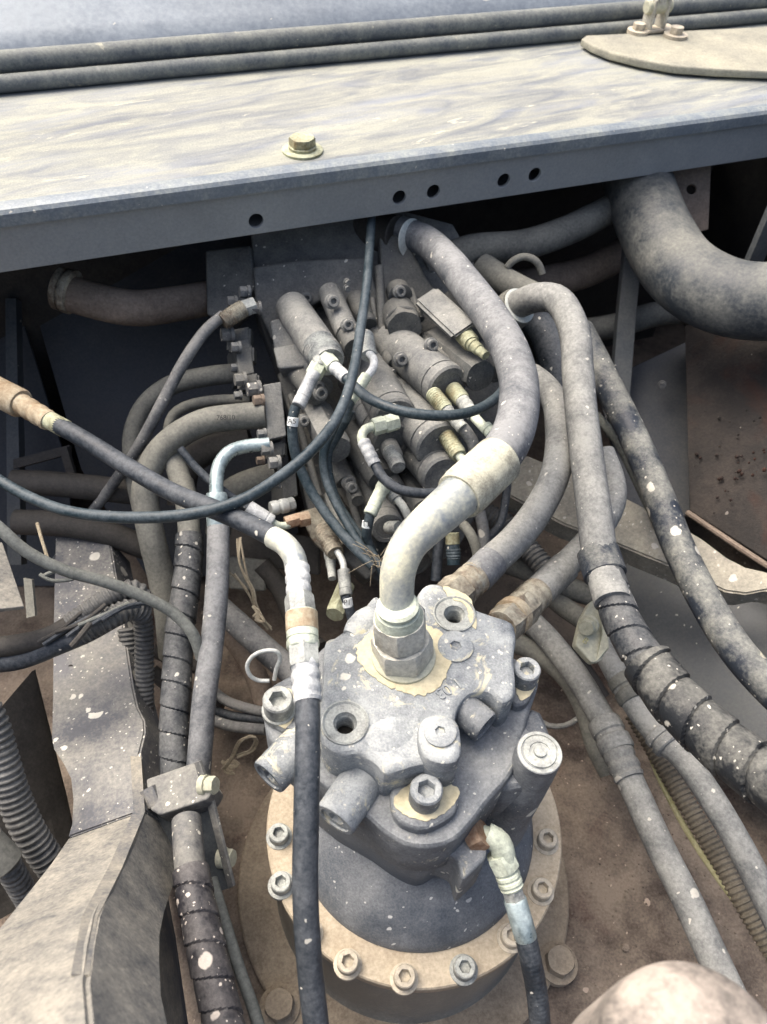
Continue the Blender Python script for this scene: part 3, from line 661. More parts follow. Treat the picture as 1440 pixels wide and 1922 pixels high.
# =================================================================== CONTROL VALVE
vt = thing('control_valve', 'dark dusty hydraulic control valve block with many spool caps under the beam', 'valve', P(650, 1060, 1.15))
VQ = [(480, 460, 1.15), (900, 520, 1.19), (680, 1080, 1.14)]
pslab([(470, 400), (700, 380), (850, 420), (930, 560), (960, 720), (930, 900), (860, 1030), (720, 1100), (640, 1050), (596, 960), (566, 860), (540, 760), (512, 650), (476, 560)], VQ, .13, .003, 'valve_body', 'valve', vt)
VN = [(480, 460, 1.12), (900, 520, 1.16), (680, 1080, 1.11)]
pslab([(474, 500), (560, 488), (690, 482), (712, 560), (720, 640), (655, 640), (610, 560), (520, 610), (512, 640), (480, 570)], VN, .03, .004, 'upper_section', 'valve', vt, rc=.006)
pslab([(712, 440), (760, 440), (800, 520), (860, 600), (760, 640), (722, 600)], VN, .035, .004, 'upper_section', 'valve', vt, rc=.006)
pslab([(506, 602), (548, 590), (600, 690), (580, 720), (520, 690)], [(506, 602, 1.09), (548, 590, 1.09), (580, 720, 1.08)], .05, .003, 'port_block', 'valve_lit', vt, rc=.004)
pslab([(512, 652), (582, 640), (592, 686), (524, 692)], [(512, 652, 1.07), (582, 640, 1.07), (592, 686, 1.06)], .03, .003, 'port_block', 'valve_lit', vt, rc=.004)
pslab([(520, 700), (560, 690), (640, 760), (655, 850), (640, 960), (618, 960), (585, 900), (560, 830), (538, 760)], VN, .03, .004, 'front_section', 'valve', vt, rc=.005)
pslab([(560, 880), (640, 860), (690, 960), (720, 1060), (690, 1090), (640, 1046), (605, 1010), (575, 950)], [(560, 880, 1.10), (640, 860, 1.11), (700, 1070, 1.08)], .06, .004, 'lower_section', 'valve', vt, rc=.006)
pslab([(560, 960), (600, 950), (650, 1000), (640, 1042), (612, 1040), (585, 1015)], [(560, 960, 1.06), (600, 950, 1.06), (640, 1042, 1.045)], .03, .003, 'pilot_block', 'ferrule_brown', vt, rc=.005)
pslab([(494, 722), (528, 716), (538, 818), (504, 826)], [(494, 722, 1.02), (528, 716, 1.03), (538, 818, 1.02)], .05, .0015, 'flange_plate', 'valve_lit', vt, rc=.002)
pslab([(440, 640), (468, 634), (478, 700), (450, 706)], [(440, 640, 1.07), (468, 634, 1.08), (478, 700, 1.07)], .05, .0015, 'flange_plate', 'valve', vt, rc=.002)
pslab([(528, 880), (555, 876), (560, 930), (532, 936)], [(528, 880, 1.06), (555, 876, 1.07), (560, 930, 1.06)], .05, .0015, 'flange_plate', 'valve', vt, rc=.002)
pslab([(385, 470), (470, 460), (480, 540), (420, 600), (388, 590)], [(385, 470, 1.15), (470, 460, 1.14), (420, 600, 1.13)], .05, .003, 'side_housing', 'valve', vt, rc=.004)
# bolt heads and lugs along the left edge
LB = [(432, 628, 26, 1.07), (447, 652, 20, 1.06), (444, 690, 16, 1.07), (456, 712, 24, 1.05), (450, 742, 16, 1.05), (482, 730, 28, 1.02), (490, 752, 22, 1.01), (505, 842, 24, 1.0), (520, 868, 24, 1.0), (492, 864, 16, 1.03), (495, 814, 18, 1.0), (520, 906, 20, 1.03), (440, 566, 20, 1.08), (464, 548, 22, 1.07), (484, 578, 22, 1.06), (460, 786, 14, 1.06)]
for x, y, w_, d in LB:
    a = P(x, y, d); ax = (RT*-.93+UP*-.12-FW*.35).normalized(); r = pr(w_, d)
    obj('bolt', hexn(lathe(MB(), a-ax*r*.5, ax, [(0, r*1.15), (r*.5, r*1.15)], 20), a, a+ax*r*1.3, r, ph=random.random()), random.choice(('valve_lit', 'bracket_grey', 'pipe_brown')), vt)
# blocks of the flange caps
for a, b, w_ in (((425, 640, 1.08), (470, 632, 1.08), 40), ((440, 668, 1.075), (476, 664, 1.075), 34), ((445, 720, 1.06), (486, 712, 1.06), 26), ((498, 850, 1.02), (534, 842, 1.03), 30)):
    mb = MB(); A_, B_ = P(*a), P(*b); h_ = w_*a[2]/F
    mb.box(A_-UP*h_*.5+FW*.0, (B_-A_), UP*h_, FW*.03); obj('flange_half', mb, 'valve', vt, bevel=.003)
def sp(nm, a, b, w_, mat='valve_lit', kind='plain', tip=None):
    A_, B_ = P(*a), P(*b); dd = w_*b[2]/F*(1.14 if 'spool' in nm or 'hex' in nm else 1.05)
    if kind == 'hex': mb = hexn(MB(), A_, B_, dd/2*1.06, .05, random.random())
    elif kind == 'cap':
        L = (B_-A_).length; r = dd/2
        mb = lathe(MB(), A_, B_-A_, [(0, r), (L-.020, r), (L-.0195, r*.95), (L-.017, r*.95), (L-.0165, r*1.02), (L-.003, r*1.02), (L, r*.93), (L, r*.7), (L-.001, r*.68)], 36)
    else: mb = fitting(MB(), A_, B_, dd/2, kind)
    return obj(nm, mb, mat, vt)
sp('spool_cap', (548, 578, 1.10), (612, 672, 1.00), 62, kind='cap')
sp('spool_cap_end', (598, 648, 1.015), (618, 680, .985), 58, 'ferrule_grey', 'knurl')
sp('bolt_housing', (618, 548, 1.11), (652, 625, 1.05), 44, 'valve_lit', 'plain')
sp('bolt_housing', (640, 600, 1.08), (668, 655, 1.03), 46, 'valve', 'plain')
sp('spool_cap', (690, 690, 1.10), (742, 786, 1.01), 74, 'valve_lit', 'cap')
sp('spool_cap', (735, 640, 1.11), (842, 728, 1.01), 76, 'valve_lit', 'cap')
sp('hex_plug', (752, 596, 1.10), (760, 616, 1.07), 60, 'valve', 'hex')
sp('plug_collar', (748, 588, 1.11), (757, 608, 1.08), 66, 'valve', 'plain')
sp('round_plug', (746, 545, 1.12), (752, 556, 1.105), 44, 'valve', 'plain')
sp('hex_spool', (818, 640, 1.10), (902, 706, 1.01), 56, 'valve', 'hex')
sp('spool_cap', (800, 648, 1.11), (860, 690, 1.05), 56, 'valve', 'plain')
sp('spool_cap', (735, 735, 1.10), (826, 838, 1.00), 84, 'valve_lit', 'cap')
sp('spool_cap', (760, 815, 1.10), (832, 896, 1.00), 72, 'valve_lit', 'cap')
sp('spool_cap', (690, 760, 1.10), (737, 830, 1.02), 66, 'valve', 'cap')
sp('hex_plug', (592, 770, 1.09), (632, 845, 1.02), 52, 'valve_lit', 'hex')
sp('spool_cap', (645, 790, 1.11), (716, 900, 1.04), 50, 'valve', 'plain')
sp('spool_cap', (640, 870, 1.10), (672, 940, 1.03), 32, 'valve', 'taper')
sp('spool_cap', (670, 860, 1.10), (705, 955, 1.05), 36, 'valve', 'plain')
sp('spool_cap', (700, 930, 1.10), (728, 992, 1.02), 56, 'valve_lit', 'cap')
sp('end_knob', (728, 990, 1.02), (748, 990, 1.005), 24, 'ferrule_grey', 'collar')
sp('spool_cap', (765, 900, 1.10), (800, 960, 1.02), 50, 'valve', 'plain')
sp('spool_cap', (780, 970, 1.10), (830, 1030, 1.04), 50, 'valve', 'plain')
sp('round_cover', (560, 700, 1.09), (596, 740, 1.045), 46, 'valve', 'cap')
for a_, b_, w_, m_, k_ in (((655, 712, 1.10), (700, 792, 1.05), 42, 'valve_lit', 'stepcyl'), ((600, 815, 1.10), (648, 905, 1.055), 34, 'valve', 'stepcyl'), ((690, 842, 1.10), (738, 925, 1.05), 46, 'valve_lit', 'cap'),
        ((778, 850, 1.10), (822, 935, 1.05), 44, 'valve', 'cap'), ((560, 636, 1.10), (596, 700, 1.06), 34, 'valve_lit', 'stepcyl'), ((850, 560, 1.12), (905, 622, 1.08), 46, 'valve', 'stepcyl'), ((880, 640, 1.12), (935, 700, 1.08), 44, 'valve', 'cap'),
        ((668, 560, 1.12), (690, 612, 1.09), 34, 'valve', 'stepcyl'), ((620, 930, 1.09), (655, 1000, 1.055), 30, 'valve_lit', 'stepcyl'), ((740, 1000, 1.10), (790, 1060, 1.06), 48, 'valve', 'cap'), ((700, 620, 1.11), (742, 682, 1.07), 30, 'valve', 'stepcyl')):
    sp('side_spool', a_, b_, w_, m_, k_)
for i in range(26):
    x, y = random.uniform(560, 900), random.uniform(520, 1040)
    if abs((x-560)*1.35-(y-560)) > 330: continue
    a = P(x, y, 1.065); ax = (RT*.45-UP*.5-FW*.75).normalized(); r = pr(random.choice((12, 15, 18)), 1.06)
    obj('bolt', hexn(lathe(MB(), a, ax, [(0, r*1.2), (r*.5, r*1.2)], 18), a, a+ax*r*1.5, r, ph=random.random()), random.choice(('valve_lit', 'bracket_grey', 'valve')), vt)
sp('spool_cap', (575, 700, 1.09), (606, 728, 1.05), 40, 'valve', 'plain')
sp('long_stud', (618, 1030, 1.03), (624, 1086, 1.0), 22, 'ferrule_grey', 'taper')
sp('lower_plug', (650, 1100, 1.06), (628, 1154, 1.02), 34, 'fit_gold', 'hex')
sp('cartridge', (700, 775, 1.09), (742, 862, 1.00), 34, 'valve_lit', 'collar')
sp('cartridge_end', (732, 845, 1.01), (748, 878, .985), 30, 'ferrule_grey', 'knurl')
# rectangular solenoid-like block
a = P(795, 560, 1.10); b = P(868, 628, 1.02); mb = MB(); dv = (b-a); sd_ = dv.cross(FW).normalized(); mb.box(a-sd_*.016, sd_*.036, dv, (FW*-1).normalized()*.022)
obj('square_block', mb, 'valve_lit', vt, bevel=.004)
a = P(845, 588, 1.02)
sp('brass_tip', (862, 618, 1.03), (886, 646, 1.0), 34, 'fit_gold', 'knurl'); sp('brass_tip', (880, 640, 1.005), (912, 668, .985), 26, 'fit_gold', 'taper')
for x, y, d, r in ((624, 566, 1.05, 11), (652, 610, 1.03, 10), (752, 675, 1.03, 11), (810, 648, 1.03, 11), (750, 548, 1.09, 10), (602, 738, 1.03, 11), (598, 725, 1.03, 9), (660, 915, 1.03, 9), (655, 905, 1.05, 11), (570, 790, 1.05, 9), (690, 640, 1.07, 8), (575, 560, 1.12, 9), (870, 690, 1.03, 8), (640, 830, 1.05, 8), (700, 880, 1.05, 8)):
    sockbolt('cap_screw', P(x, y, d), (RT*.35-UP*.2-FW*.9).normalized(), pr(r*2, d), 'valve_lit', vt, h=.9, washer=1.3)
# raised ribs of the casting
for a, b, r in (((712, 500, 1.11), (722, 700, 1.09), .006), ((700, 560, 1.11), (712, 690, 1.09), .004), ((655, 650, 1.09), (668, 740, 1.07), .006), ((640, 860, 1.07), (690, 1040, 1.06), .006), ((545, 740, 1.07), (600, 930, 1.07), .005), ((770, 545, 1.12), (790, 600, 1.10), .006)):
    obj('casting_rib', tube(MB(), [(P(*a), r), (P(*b), r)], 12, .02, wob=.2), 'valve', vt)
def vh(nm, lab, pts, w_, mat, parts=(), n=14, cat='hose'): return hose(nm, lab, cat, pts, w_, mat, n=n, parts=parts)
# pilot hoses and fittings around the valve
t = vh('tee_black_hose', 'glossy black hose from the silver tee sagging right under the elbow hose', [(648, 708, .955), (690, 746, .93), (740, 768, .915), (800, 779, .91), (860, 778, .92), (910, 762, .95), (945, 730, .99), (950, 690, 1.03)], .0125, 'hose_blue', [
   ('ferrule', (620, 682, .975), (650, 710, .953), .0165, 'crimp', 'ferrule_white'), ('nut', (604, 664, .985), (626, 688, .97), .0205, 'hex', 'fit_pale'),
   ('tee_body', (604, 655, .99), (598, 690, .975), .019, 'crimp', 'ferrule_grey'), ('nut', (600, 684, .98), (588, 706, .97), .022, 'hex', 'fit_pale')])
vh('silver_crimp_hose', 'black hose under a long silver crimp, bearing a white code tag', [(556, 762, .952), (549, 790, .955), (552, 840, .965), (566, 885, .975), (592, 935, .98), (632, 990, .975), (672, 1035, .965), (700, 1062, .96)], .0130, 'hose_blue', [
   ('ferrule', (590, 700, .965), (560, 762, .95), .0172, 'stepcyl', 'ferrule_white'), ('label', (551, 783, .9535), (549, 800, .9555), .0136, 'plain', 'label_white')])
vh('bundle_hose', 'black hose running in the middle bundle beside the silver-crimped one', [(650, 752, .965), (628, 800, .975), (608, 850, .985), (612, 900, .99), (636, 955, .985), (665, 1005, .975), (696, 1055, .965)], .0115, 'hose_blue')
vh('bundle_hose', 'second black hose of the middle bundle ending in frayed strands', [(660, 770, .985), (635, 815, .995), (615, 860, 1.0), (628, 930, 1.0), (660, 985, .99), (700, 1040, .98), (720, 1080, .97)], .0115, 'hose_blue')
vh('curved_silver_pipe', 'short curved silver pipe beside the long black hose, into a pale ferrule', [(664, 742, .955), (655, 762, .96), (648, 790, .97)], .0115, 'hose_blue', [
   ('knurled_nut', (686, 630, 1.02), (692, 668, .99), .022, 'knurl', 'ferrule_grey'), ('bend', (692, 662, .99), (682, 716, .965), .0105, 'bend', 'ferrule_white', [(702, 676, .98), (699, 694, .972)]), ('ferrule', (688, 706, .968), (658, 752, .955), .0145, 'stepcyl', 'fit_pale')])
vh('pale_elbow_hose', 'black hose from the pale brass nut with a pinkish crimp', [(702, 868, .955), (720, 898, .945), (748, 918, .94), (790, 926, .945), (830, 925, .96)], .0125, 'hose_black', [
   ('nut', (746, 790, .98), (722, 797, .975), .023, 'hex', 'fit_pale'), ('nut', (722, 796, .975), (700, 802, .97), .022, 'hex', 'fit_pale'), ('bend', (704, 800, .97), (684, 838, .96), .012, 'bend', 'fit_pale', [(686, 806, .966), (679, 820, .963)]),
   ('crimp', (682, 828, .962), (704, 872, .953), .0165, 'crimp', 'ferrule_white')])
vh('brass_left_hose', 'braided hose hanging from the left of two brass fittings on a spool cap', [(866, 800, .975), (885, 825, .975), (896, 865, .985), (893, 905, 1.0)], .016, 'hose_dusty', [
   ('knurled_nut', (812, 738, 1.0), (838, 770, .98), .021, 'knurl', 'fit_gold'), ('crimp', (836, 766, .982), (868, 804, .97), .0165, 'crimp', 'ferrule_grey')])
vh('brass_right_stub', 'right brass fitting on the same spool cap ending in a pale stub', [(886, 778, .98), (912, 806, .965)], .0125, 'fit_pale', [
   ('knurled_nut', (850, 730, 1.01), (868, 752, .99), .022, 'knurl', 'fit_gold'), ('crimp', (866, 750, .992), (890, 782, .978), .019, 'crimp', 'ferrule_grey'), ('stub_end', (910, 800, .966), (924, 814, .96), .016, 'collar', 'fit_pale')], cat='fitting')
vh('lower_brass_tube', 'pale tube leaving a knurled brass nut just above the cream ferrule', [(858, 850, .975), (884, 884, .96), (900, 905, .955)], .0115, 'fit_pale', [
   ('knurled_nut', (834, 812, 1.0), (862, 856, .972), .022, 'knurl', 'fit_gold')], cat='tube')
vh('green_tinted_hose', 'black hose with white code tag under a green-tinted ferrule', [(696, 964, .965), (690, 990, .97), (688, 1010, .98), (700, 1040, .99)], .0125, 'hose_blue', [
   ('nut', (728, 902, .985), (716, 920, .975), .019, 'hex', 'fit_pale'), ('ferrule', (718, 916, .975), (694, 966, .963), .0168, 'stepcyl', 'fit_pale'), ('label', (690, 978, .968), (689, 990, .97), .0132, 'plain', 'label_white')])
vh('short_steel_bend', 'short dull steel bent tube left of the cream elbow', [(738, 930, .99), (755, 948, .98), (768, 975, .98), (772, 1005, .99)], .0105, 'ferrule_grey', [('nut', (728, 918, .995), (745, 938, .985), .018, 'crimp', 'ferrule_grey')], cat='tube')
vh('tagged_low_hose', 'small hose with a white tag under a knurled brown fitting', [(648, 1118, .965), (655, 1140, .965), (662, 1165, .97), (672, 1200, .98)], .0125, 'hose_black', [
   ('knurled_nut', (606, 992, 1.02), (630, 1038, .99), .025, 'knurl', 'ferrule_brown'), ('bend', (632, 1034, .99), (646, 1078, .975), .0085, 'bend', 'wire', [(640, 1046, .985), (645, 1060, .98)]), ('ferrule', (645, 1070, .977), (650, 1118, .965), .0158, 'stepcyl', 'ferrule_grey'), ('label', (651, 1122, .9645), (654, 1140, .965), .0130, 'plain', 'label_white')])
vh('amber_cap_stub', 'dark fitting stub with an amber top under the cream elbow', [(850, 1010, 1.0), (852, 1060, 1.0)], .017, 'hose_blue', [('cap', (849, 1000, 1.0), (850, 1022, 1.0), .018, 'plain', 'fit_gold'), ('nut', (851, 1030, 1.0), (852, 1050, 1.0), .019, 'crimp', 'hose_blue')], cat='fitting')
vh('under_ferrule_tube', 'small pinkish bent tube emerging under the cream ferrule', [(870, 985, 1.0), (882, 1000, .99), (893, 1025, .99), (900, 1060, 1.0)], .013, 'pipe_dust', cat='tube')
vh('under_ferrule_hose', 'dark hose beside the pinkish tube under the cream ferrule', [(900, 960, 1.05), (908, 1000, 1.05), (905, 1050, 1.05)], .016, 'hose_dusty')
vh('deep_black_hose', 'black hose deep between the cream elbow and the amber-topped stub', [(826, 1005, 1.02), (822, 1040, 1.02), (818, 1090, 1.02)], .014, 'hose_black')
for x, y, d, t_ in ((548, 791, .9455, 'A5'), (687, 984, .9595, 'T3'), (652, 1131, .9565, 'P1')):
    pnm = {548: 'silver_crimp_hose', 687: 'green_tinted_hose', 652: 'tagged_low_hose'}[x]
    text_obj(t_, P(x, y, d), RT, UP, .009, 'ink', [c for c in bpy.data.objects[pnm].children if c.name.startswith('label')][0], .0002)
mb = MB()
for i in range(16):
    a = P(705+random.uniform(-12, 14), 1050+random.uniform(-10, 10), .955); b = a+Vector((random.uniform(-.03, .03), random.uniform(-.02, .02), random.uniform(-.02, .03)))
    tube(mb, [(a, .0005), (a.lerp(b, .5)+Vector((random.uniform(-.008, .008), 0, .004)), .0005), (b, .0003)], 5, .005)
t = single('frayed_strands', mb, 'straw', 'fuzzy pale threads fraying from the hose bundle left of the elbow', 'threads')
# small port hose at the motor front
t = thing('motor_port_hose', 'small braided hose from the copper nut and pale elbow at the motor front', 'hose', P(985, 1740, .74))
addpart(t, 'nut', (884, 1574, .738), (908, 1562, .733), .029, 'hex', 'copper')
addpart(t, 'stem', (905, 1565, .742), (925, 1572, .738), .017, 'plain', 'fit_pale')
addpart(t, 'elbow_body', (914, 1567, .738), (948, 1618, .738), .0225, 'bend', 'fit_pale', [(938, 1582, .736)])
addpart(t, 'nut', (936, 1600, .738), (952, 1632, .738), .028, 'hex', 'fit_pale'); addpart(t, 'crimp', (948, 1628, .738), (962, 1668, .737), .0235, 'crimp', 'fit_pale')
addpart(t, 'nut', (958, 1660, .737), (968, 1690, .736), .021, 'hex', 'ferrule_grey'); addpart(t, 'ferrule', (966, 1686, .736), (988, 1762, .735), .0215, 'plain', 'zinc')
obj('hose', tube(MB(), px3([(986, 1755, .735), (996, 1800, .737), (1006, 1850, .745), (1012, 1900, .75), (1016, 1960, .76)], .0205), 24, .0015, rfun=corrf(.0045, .015)), 'hose_black', t)
# =================================================================== BIG ELBOW HOSE ON THE MOTOR
D0 = .742
bh = thing('large_elbow_hose', 'thick grey hose with a cream ferrule and steel elbow nut on the motor top', 'hose', G(757, 1240, Z2))
obj('hose', tube(MB(), px3([(718, 425, 1.18), (790, 448, 1.145), (835, 485, 1.09), (880, 540, 1.03), (925, 600, .97), (958, 660, .92), (974, 720, .88), (972, 780, .845), (955, 830, .815), (925, 874, .787)], .0445), 28, .006, wob=.02), 'hose_grey', bh)
e0 = (937, 862, .78); e1 = (815, 975, .715)
obj('ferrule', lathe(MB(), P(*e0), P(*e1)-P(*e0), [(0, .0225), (.002, .0252), (.062, .0252), (.064, .0245), (.070, .0243), (.072, .0235)], 40), 'ferrule_cream', bh)
fa, fb = P(*e0), P(*e1); fd = (fb-fa).normalized()
tip = fa+fd*.068
b0 = G(757, 1232, Z2)
top_ = b0+EZ*.078+Vector((-.004, .01, 0))
pts = [(tip, .0215), (tip+fd*.012, .0205), (P(790, 990, .705), .0178), (P(765, 1020, .702), .0163), (P(750, 1055, .703), .0158), (P(744, 1095, .709), .0155), (b0+EZ*.052, .0155)]
pts = [(tip, .0215), (tip+fd*.010, .0205), (P(795, 992, .712), .0180), (P(768, 1022, .704), .0166), (P(750, 1062, .703), .0160), (P(745, 1105, .708), .0156), (P(748, 1160, .716), .0156)]
obj('elbow_tube', tube(MB(), pts, 32, .003), 'elbow', bh, ang=60)
nb = P(748, 1150, .711); nd = (b0-nb); 
nL = nd.length; ndn = nd.normalized()
obj('tube_collar', lathe(MB(), nb-ndn*.012, nd, [(0, .0165), (.002, .0192), (.005, .0192), (.006, .0178), (.008, .0178), (.009, .0198), (.013, .0202), (.018, .0225), (.02, .0226)], 36), 'fit_pale', bh)
q0 = nb+ndn*.006
obj('nut', hexn(MB(), q0, q0+(b0-q0)*.5, .0262, .14, .3), 'bolt_pale', bh)
obj('base_nut', hexn(MB(), q0+(b0-q0)*.52, b0+EZ*.001, .0295, .12, .1), 'bolt_pale', bh)
obj('base_washer', lathe(MB(), b0, EZ, [(.001, .031), (.004, .031), (.005, .0295)], 36), 'clamp_cream', bh)
obj('pipe_end', lathe(MB(), P(728, 440, 1.17), P(785, 450, 1.14)-P(728, 440, 1.17), [(-.05, .029), (.012, .029), (.018, .030), (.02, .0285), (.02, .023)], 32), 'pipe_dark', bh)
obj('pipe_rim', lathe(MB(), P(770, 447, 1.148), P(788, 450, 1.138)-P(770, 447, 1.148), [(0, .0275), (.0012, .0275), (.0014, .0265), (.0014, .0225)], 40), 'edge_white', bh)
# =================================================================== RIGHT HOSES
hose('return_hose', 'grey-tan hose arching over then wrapped in black spiral guard at right', 'hose',
     [(972, 572, 1.10), (1010, 558, 1.07), (1050, 566, 1.045), (1078, 620, 1.01), (1085, 700, .98), (1092, 780, .955), (1103, 870, .93), (1115, 960, .90), (1128, 1050, .875), (1150, 1130, .84)], .0395, 'hose_tan', parts=[
     ('collar', (1122, 1035, .885), (1137, 1082, .865), .0475, 'plain', 'hose_mott')])
w2 = [(1133, 1070, .868), (1150, 1120, .85), (1175, 1180, .83), (1215, 1245, .80), (1262, 1308, .77), (1320, 1365, .74), (1385, 1420, .71), (1440, 1460, .685), (1540, 1530, .64)]
rt = [o for o in bpy.data.objects if o.name == 'return_hose'][0]
obj('spiral_guard', tube(MB(), px3(w2[:5], .0385), 48, .0012, rfun=wrapf(.030, .10), wob=.02), 'wrap', rt, ang=40)
obj('spiral_guard', tube(MB(), px3(w2[3:], .047), 56, .0012, rfun=wrapf(.034, .15, -1), wob=.03), 'wrap_dusty', rt, label='loose dusty lower end of the guard', ang=40)
obj('pipe_socket', lathe(MB(), P(955, 588, 1.12), P(990, 563, 1.085)-P(955, 588, 1.12), [(-.04, .028), (.018, .028), (.022, .0265), (.022, .02)], 32), 'pipe_dust', rt)
obj('pipe_rim', lathe(MB(), P(975, 574, 1.10), P(996, 560, 1.08)-P(975, 574, 1.10), [(0, .0255), (.0012, .0255), (.0014, .0245), (.0014, .02)], 40), 'edge_white', rt)
hose('delivery_hose', 'grey-tan hose curving left of the wrapped hose down to a dirty motor fitting', 'hose',
     [(960, 700, 1.09), (1000, 708, 1.07), (1040, 750, 1.04), (1050, 810, 1.0), (1045, 880, .96), (1015, 950, .935), (970, 1010, .905), (915, 1060, .875), (890, 1085, .86)], .036, 'hose_tan', parts=[
     ('ferrule', (925, 1052, .88), (893, 1085, .862), .0385, 'plain', 'hose_grey'), ('nut', (896, 1080, .864), (860, 1112, .845), .038, 'crimp', 'ferrule_brown'), ('nut', (866, 1106, .85), (842, 1130, .835), .044, 'hex', 'ferrule_brown')])
hose('lower_motor_hose', 'mottled hose with a rusty crimped end entering the right side of the motor', 'hose',
     [(1130, 850, 1.04), (1150, 905, 1.02), (1148, 950, 1.0), (1118, 1000, .975), (1075, 1048, .945), (1020, 1100, .905), (1000, 1120, .89)], .033, 'hose_tan', parts=[
     ('ferrule', (1062, 1062, .937), (992, 1130, .885), .037, 'plain', 'hose_tan'), ('crimp', (1010, 1112, .898), (968, 1152, .862), .039, 'crimp', 'ferrule_brown'), ('nut', (990, 1135, .88), (940, 1178, .835), .041, 'hex', 'ferrule_brown'),
     ('band', (968, 1152, .862), (958, 1161, .853), .043, 'plain', 'orange_grime')])
hose('long_dark_hose', 'long dark blue hose with pale scuffs sweeping down to the right edge', 'hose',
     [(1090, 620, 1.20), (1125, 690, 1.16), (1165, 770, 1.12), (1205, 855, 1.08), (1240, 940, 1.04), (1275, 1030, 1.0), (1320, 1120, .965), (1375, 1210, .93), (1440, 1285, .90), (1540, 1380, .86)], .0405, 'hose_mott')
hose('giant_hose', 'very thick smooth dark hose bending out to the top right edge', 'hose',
     [(1172, 240, 1.33), (1196, 335, 1.285), (1226, 425, 1.235), (1272, 502, 1.185), (1342, 550, 1.145), (1430, 567, 1.115), (1600, 556, 1.07)], .108, 'giant', n=36, wob=.015)
hose('upper_cross_pipe', 'grey rubber pipe crossing under the beam right of the elbow hose', 'pipe', [(800, 505, 1.20), (880, 470, 1.20), (980, 460, 1.22), (1070, 430, 1.25), (1160, 385, 1.30)], .046, 'pipe_dust')
hose('brown_cross_pipe', 'brown dusty pipe crossing behind the thin steel bar', 'pipe', [(940, 545, 1.30), (1010, 530, 1.33), (1100, 510, 1.36), (1190, 465, 1.39), (1260, 430, 1.42)], .053, 'pipe_brown')
hose('far_cross_pipe', 'slim dim pipe lowest of the cross pipes behind the steel bar', 'pipe', [(1090, 622, 1.37), (1160, 610, 1.37), (1230, 590, 1.37), (1300, 585, 1.38)], .042, 'pipe_dust')
hose('short_branch_pipe', 'short grey stub pipe ending in an open round mouth near the brown pipe', 'pipe', [(905, 500, 1.20), (960, 535, 1.17), (1010, 560, 1.15)], .040, 'pipe_dust')
mb = MB(); tube(mb, px3([(952, 502, 1.165), (964, 489, 1.16), (982, 482, 1.16), (1000, 486, 1.16), (1012, 498, 1.165), (1018, 514, 1.17)], .011), 12, .004); single('pipe_mouth_rim', mb, 'pipe_dust', 'curved pale edge of an open pipe mouth over the short grey stub pipe', 'bracket')  # arc is the curved edge of an open pipe mouth
hose('hidden_feed_hose', 'dark hose partly hidden behind the arching grey-tan hose', 'hose', [(1000, 590, 1.18), (1030, 640, 1.17), (1050, 720, 1.16), (1055, 800, 1.16)], .05, 'hose_black')
hose('thin_side_line', 'thin grey line tucked beside the long dark hose', 'line', [(1120, 780, 1.18), (1160, 830, 1.15), (1195, 900, 1.13), (1225, 965, 1.11), (1236, 990, 1.1)], .014, 'grey_cable', n=12)
hose('front_floor_hose', 'straight dusty grey hose with a bulky joint lying along the brown floor', 'hose',
     [(980, 1150, 1.15), (1030, 1200, 1.11), (1080, 1265, 1.07), (1120, 1330, 1.03), (1150, 1390, 1.0), (1190, 1480, .965), (1240, 1590, .92), (1290, 1690, .885), (1345, 1810, .85), (1400, 1930, .81)], .034, 'hose_tan', parts=[
     ('joint_sleeve', (1132, 1352, 1.02), (1162, 1412, .99), .043, 'collar', 'hose_tan'), ('joint_sleeve', (1150, 1390, 1.0), (1182, 1462, .97), .040, 'crimp', 'hose_tan')])
hose('looping_floor_hose', 'brownish hose curving under the straight dusty floor hose', 'hose', [(965, 1205, 1.14), (1010, 1225, 1.13), (1062, 1270, 1.11), (1098, 1330, 1.09), (1120, 1400, 1.07), (1145, 1450, 1.06)], .030, 'pipe_dust')
hose('crossing_floor_hose', 'dusty hose passing under the cream clamp bracket', 'hose', [(1000, 1090, 1.2), (1060, 1140, 1.16), (1110, 1175, 1.12), (1160, 1230, 1.08)], .030, 'pipe_dust')
hose('banded_line', 'pale grey line with clamped sleeves running down beside the wrapped hose', 'hose',
     [(1125, 1205, 1.06), (1150, 1250, 1.03), (1190, 1320, 1.0), (1240, 1385, .97), (1280, 1420, .95), (1330, 1490, .92), (1390, 1590, .89), (1450, 1710, .86), (1500, 1820, .83)], .031, 'hose_tan', parts=[
     ('sleeve', (1163, 1270, 1.022), (1190, 1316, 1.0), .037, 'collar', 'pipe_dust'), ('sleeve', (1232, 1374, .975), (1258, 1402, .96), .038, 'collar', 'hose_tan')])
hose('corrugated_conduit', 'tan ribbed conduit lying between the pale line and yellow cable', 'conduit', [(1190, 1340, 1.05), (1225, 1400, 1.03), (1290, 1510, .99), (1350, 1610, .955), (1400, 1700, .925), (1460, 1800, .90)], .0245, 'corr_tan', n=22, step=.0011, rfun=corrf(.0062, .09))
hose('yellow_cable', 'thin yellowish cable running straight beside the ribbed tan conduit', 'cable', [(1215, 1400, 1.04), (1240, 1465, 1.02), (1290, 1560, .985), (1360, 1665, .94), (1440, 1765, .905), (1500, 1830, .88)], .0078, 'yellow_cable', n=10)
hose('wire_hoop', 'thin pale hoop of line lying right of the motor', 'line', [(1005, 1348, 1.12), (1030, 1362, 1.12), (1060, 1362, 1.12), (1085, 1348, 1.12), (1095, 1330, 1.13)], .008, 'hose_tan', n=10)
hose('back_conduit', 'ribbed dark conduit behind the delivery hose', 'conduit', [(900, 960, 1.2), (950, 985, 1.18), (1000, 1040, 1.15), (1040, 1090, 1.13)], .032, 'corr', n=20, step=.0012, rfun=corrf(.007, .08))
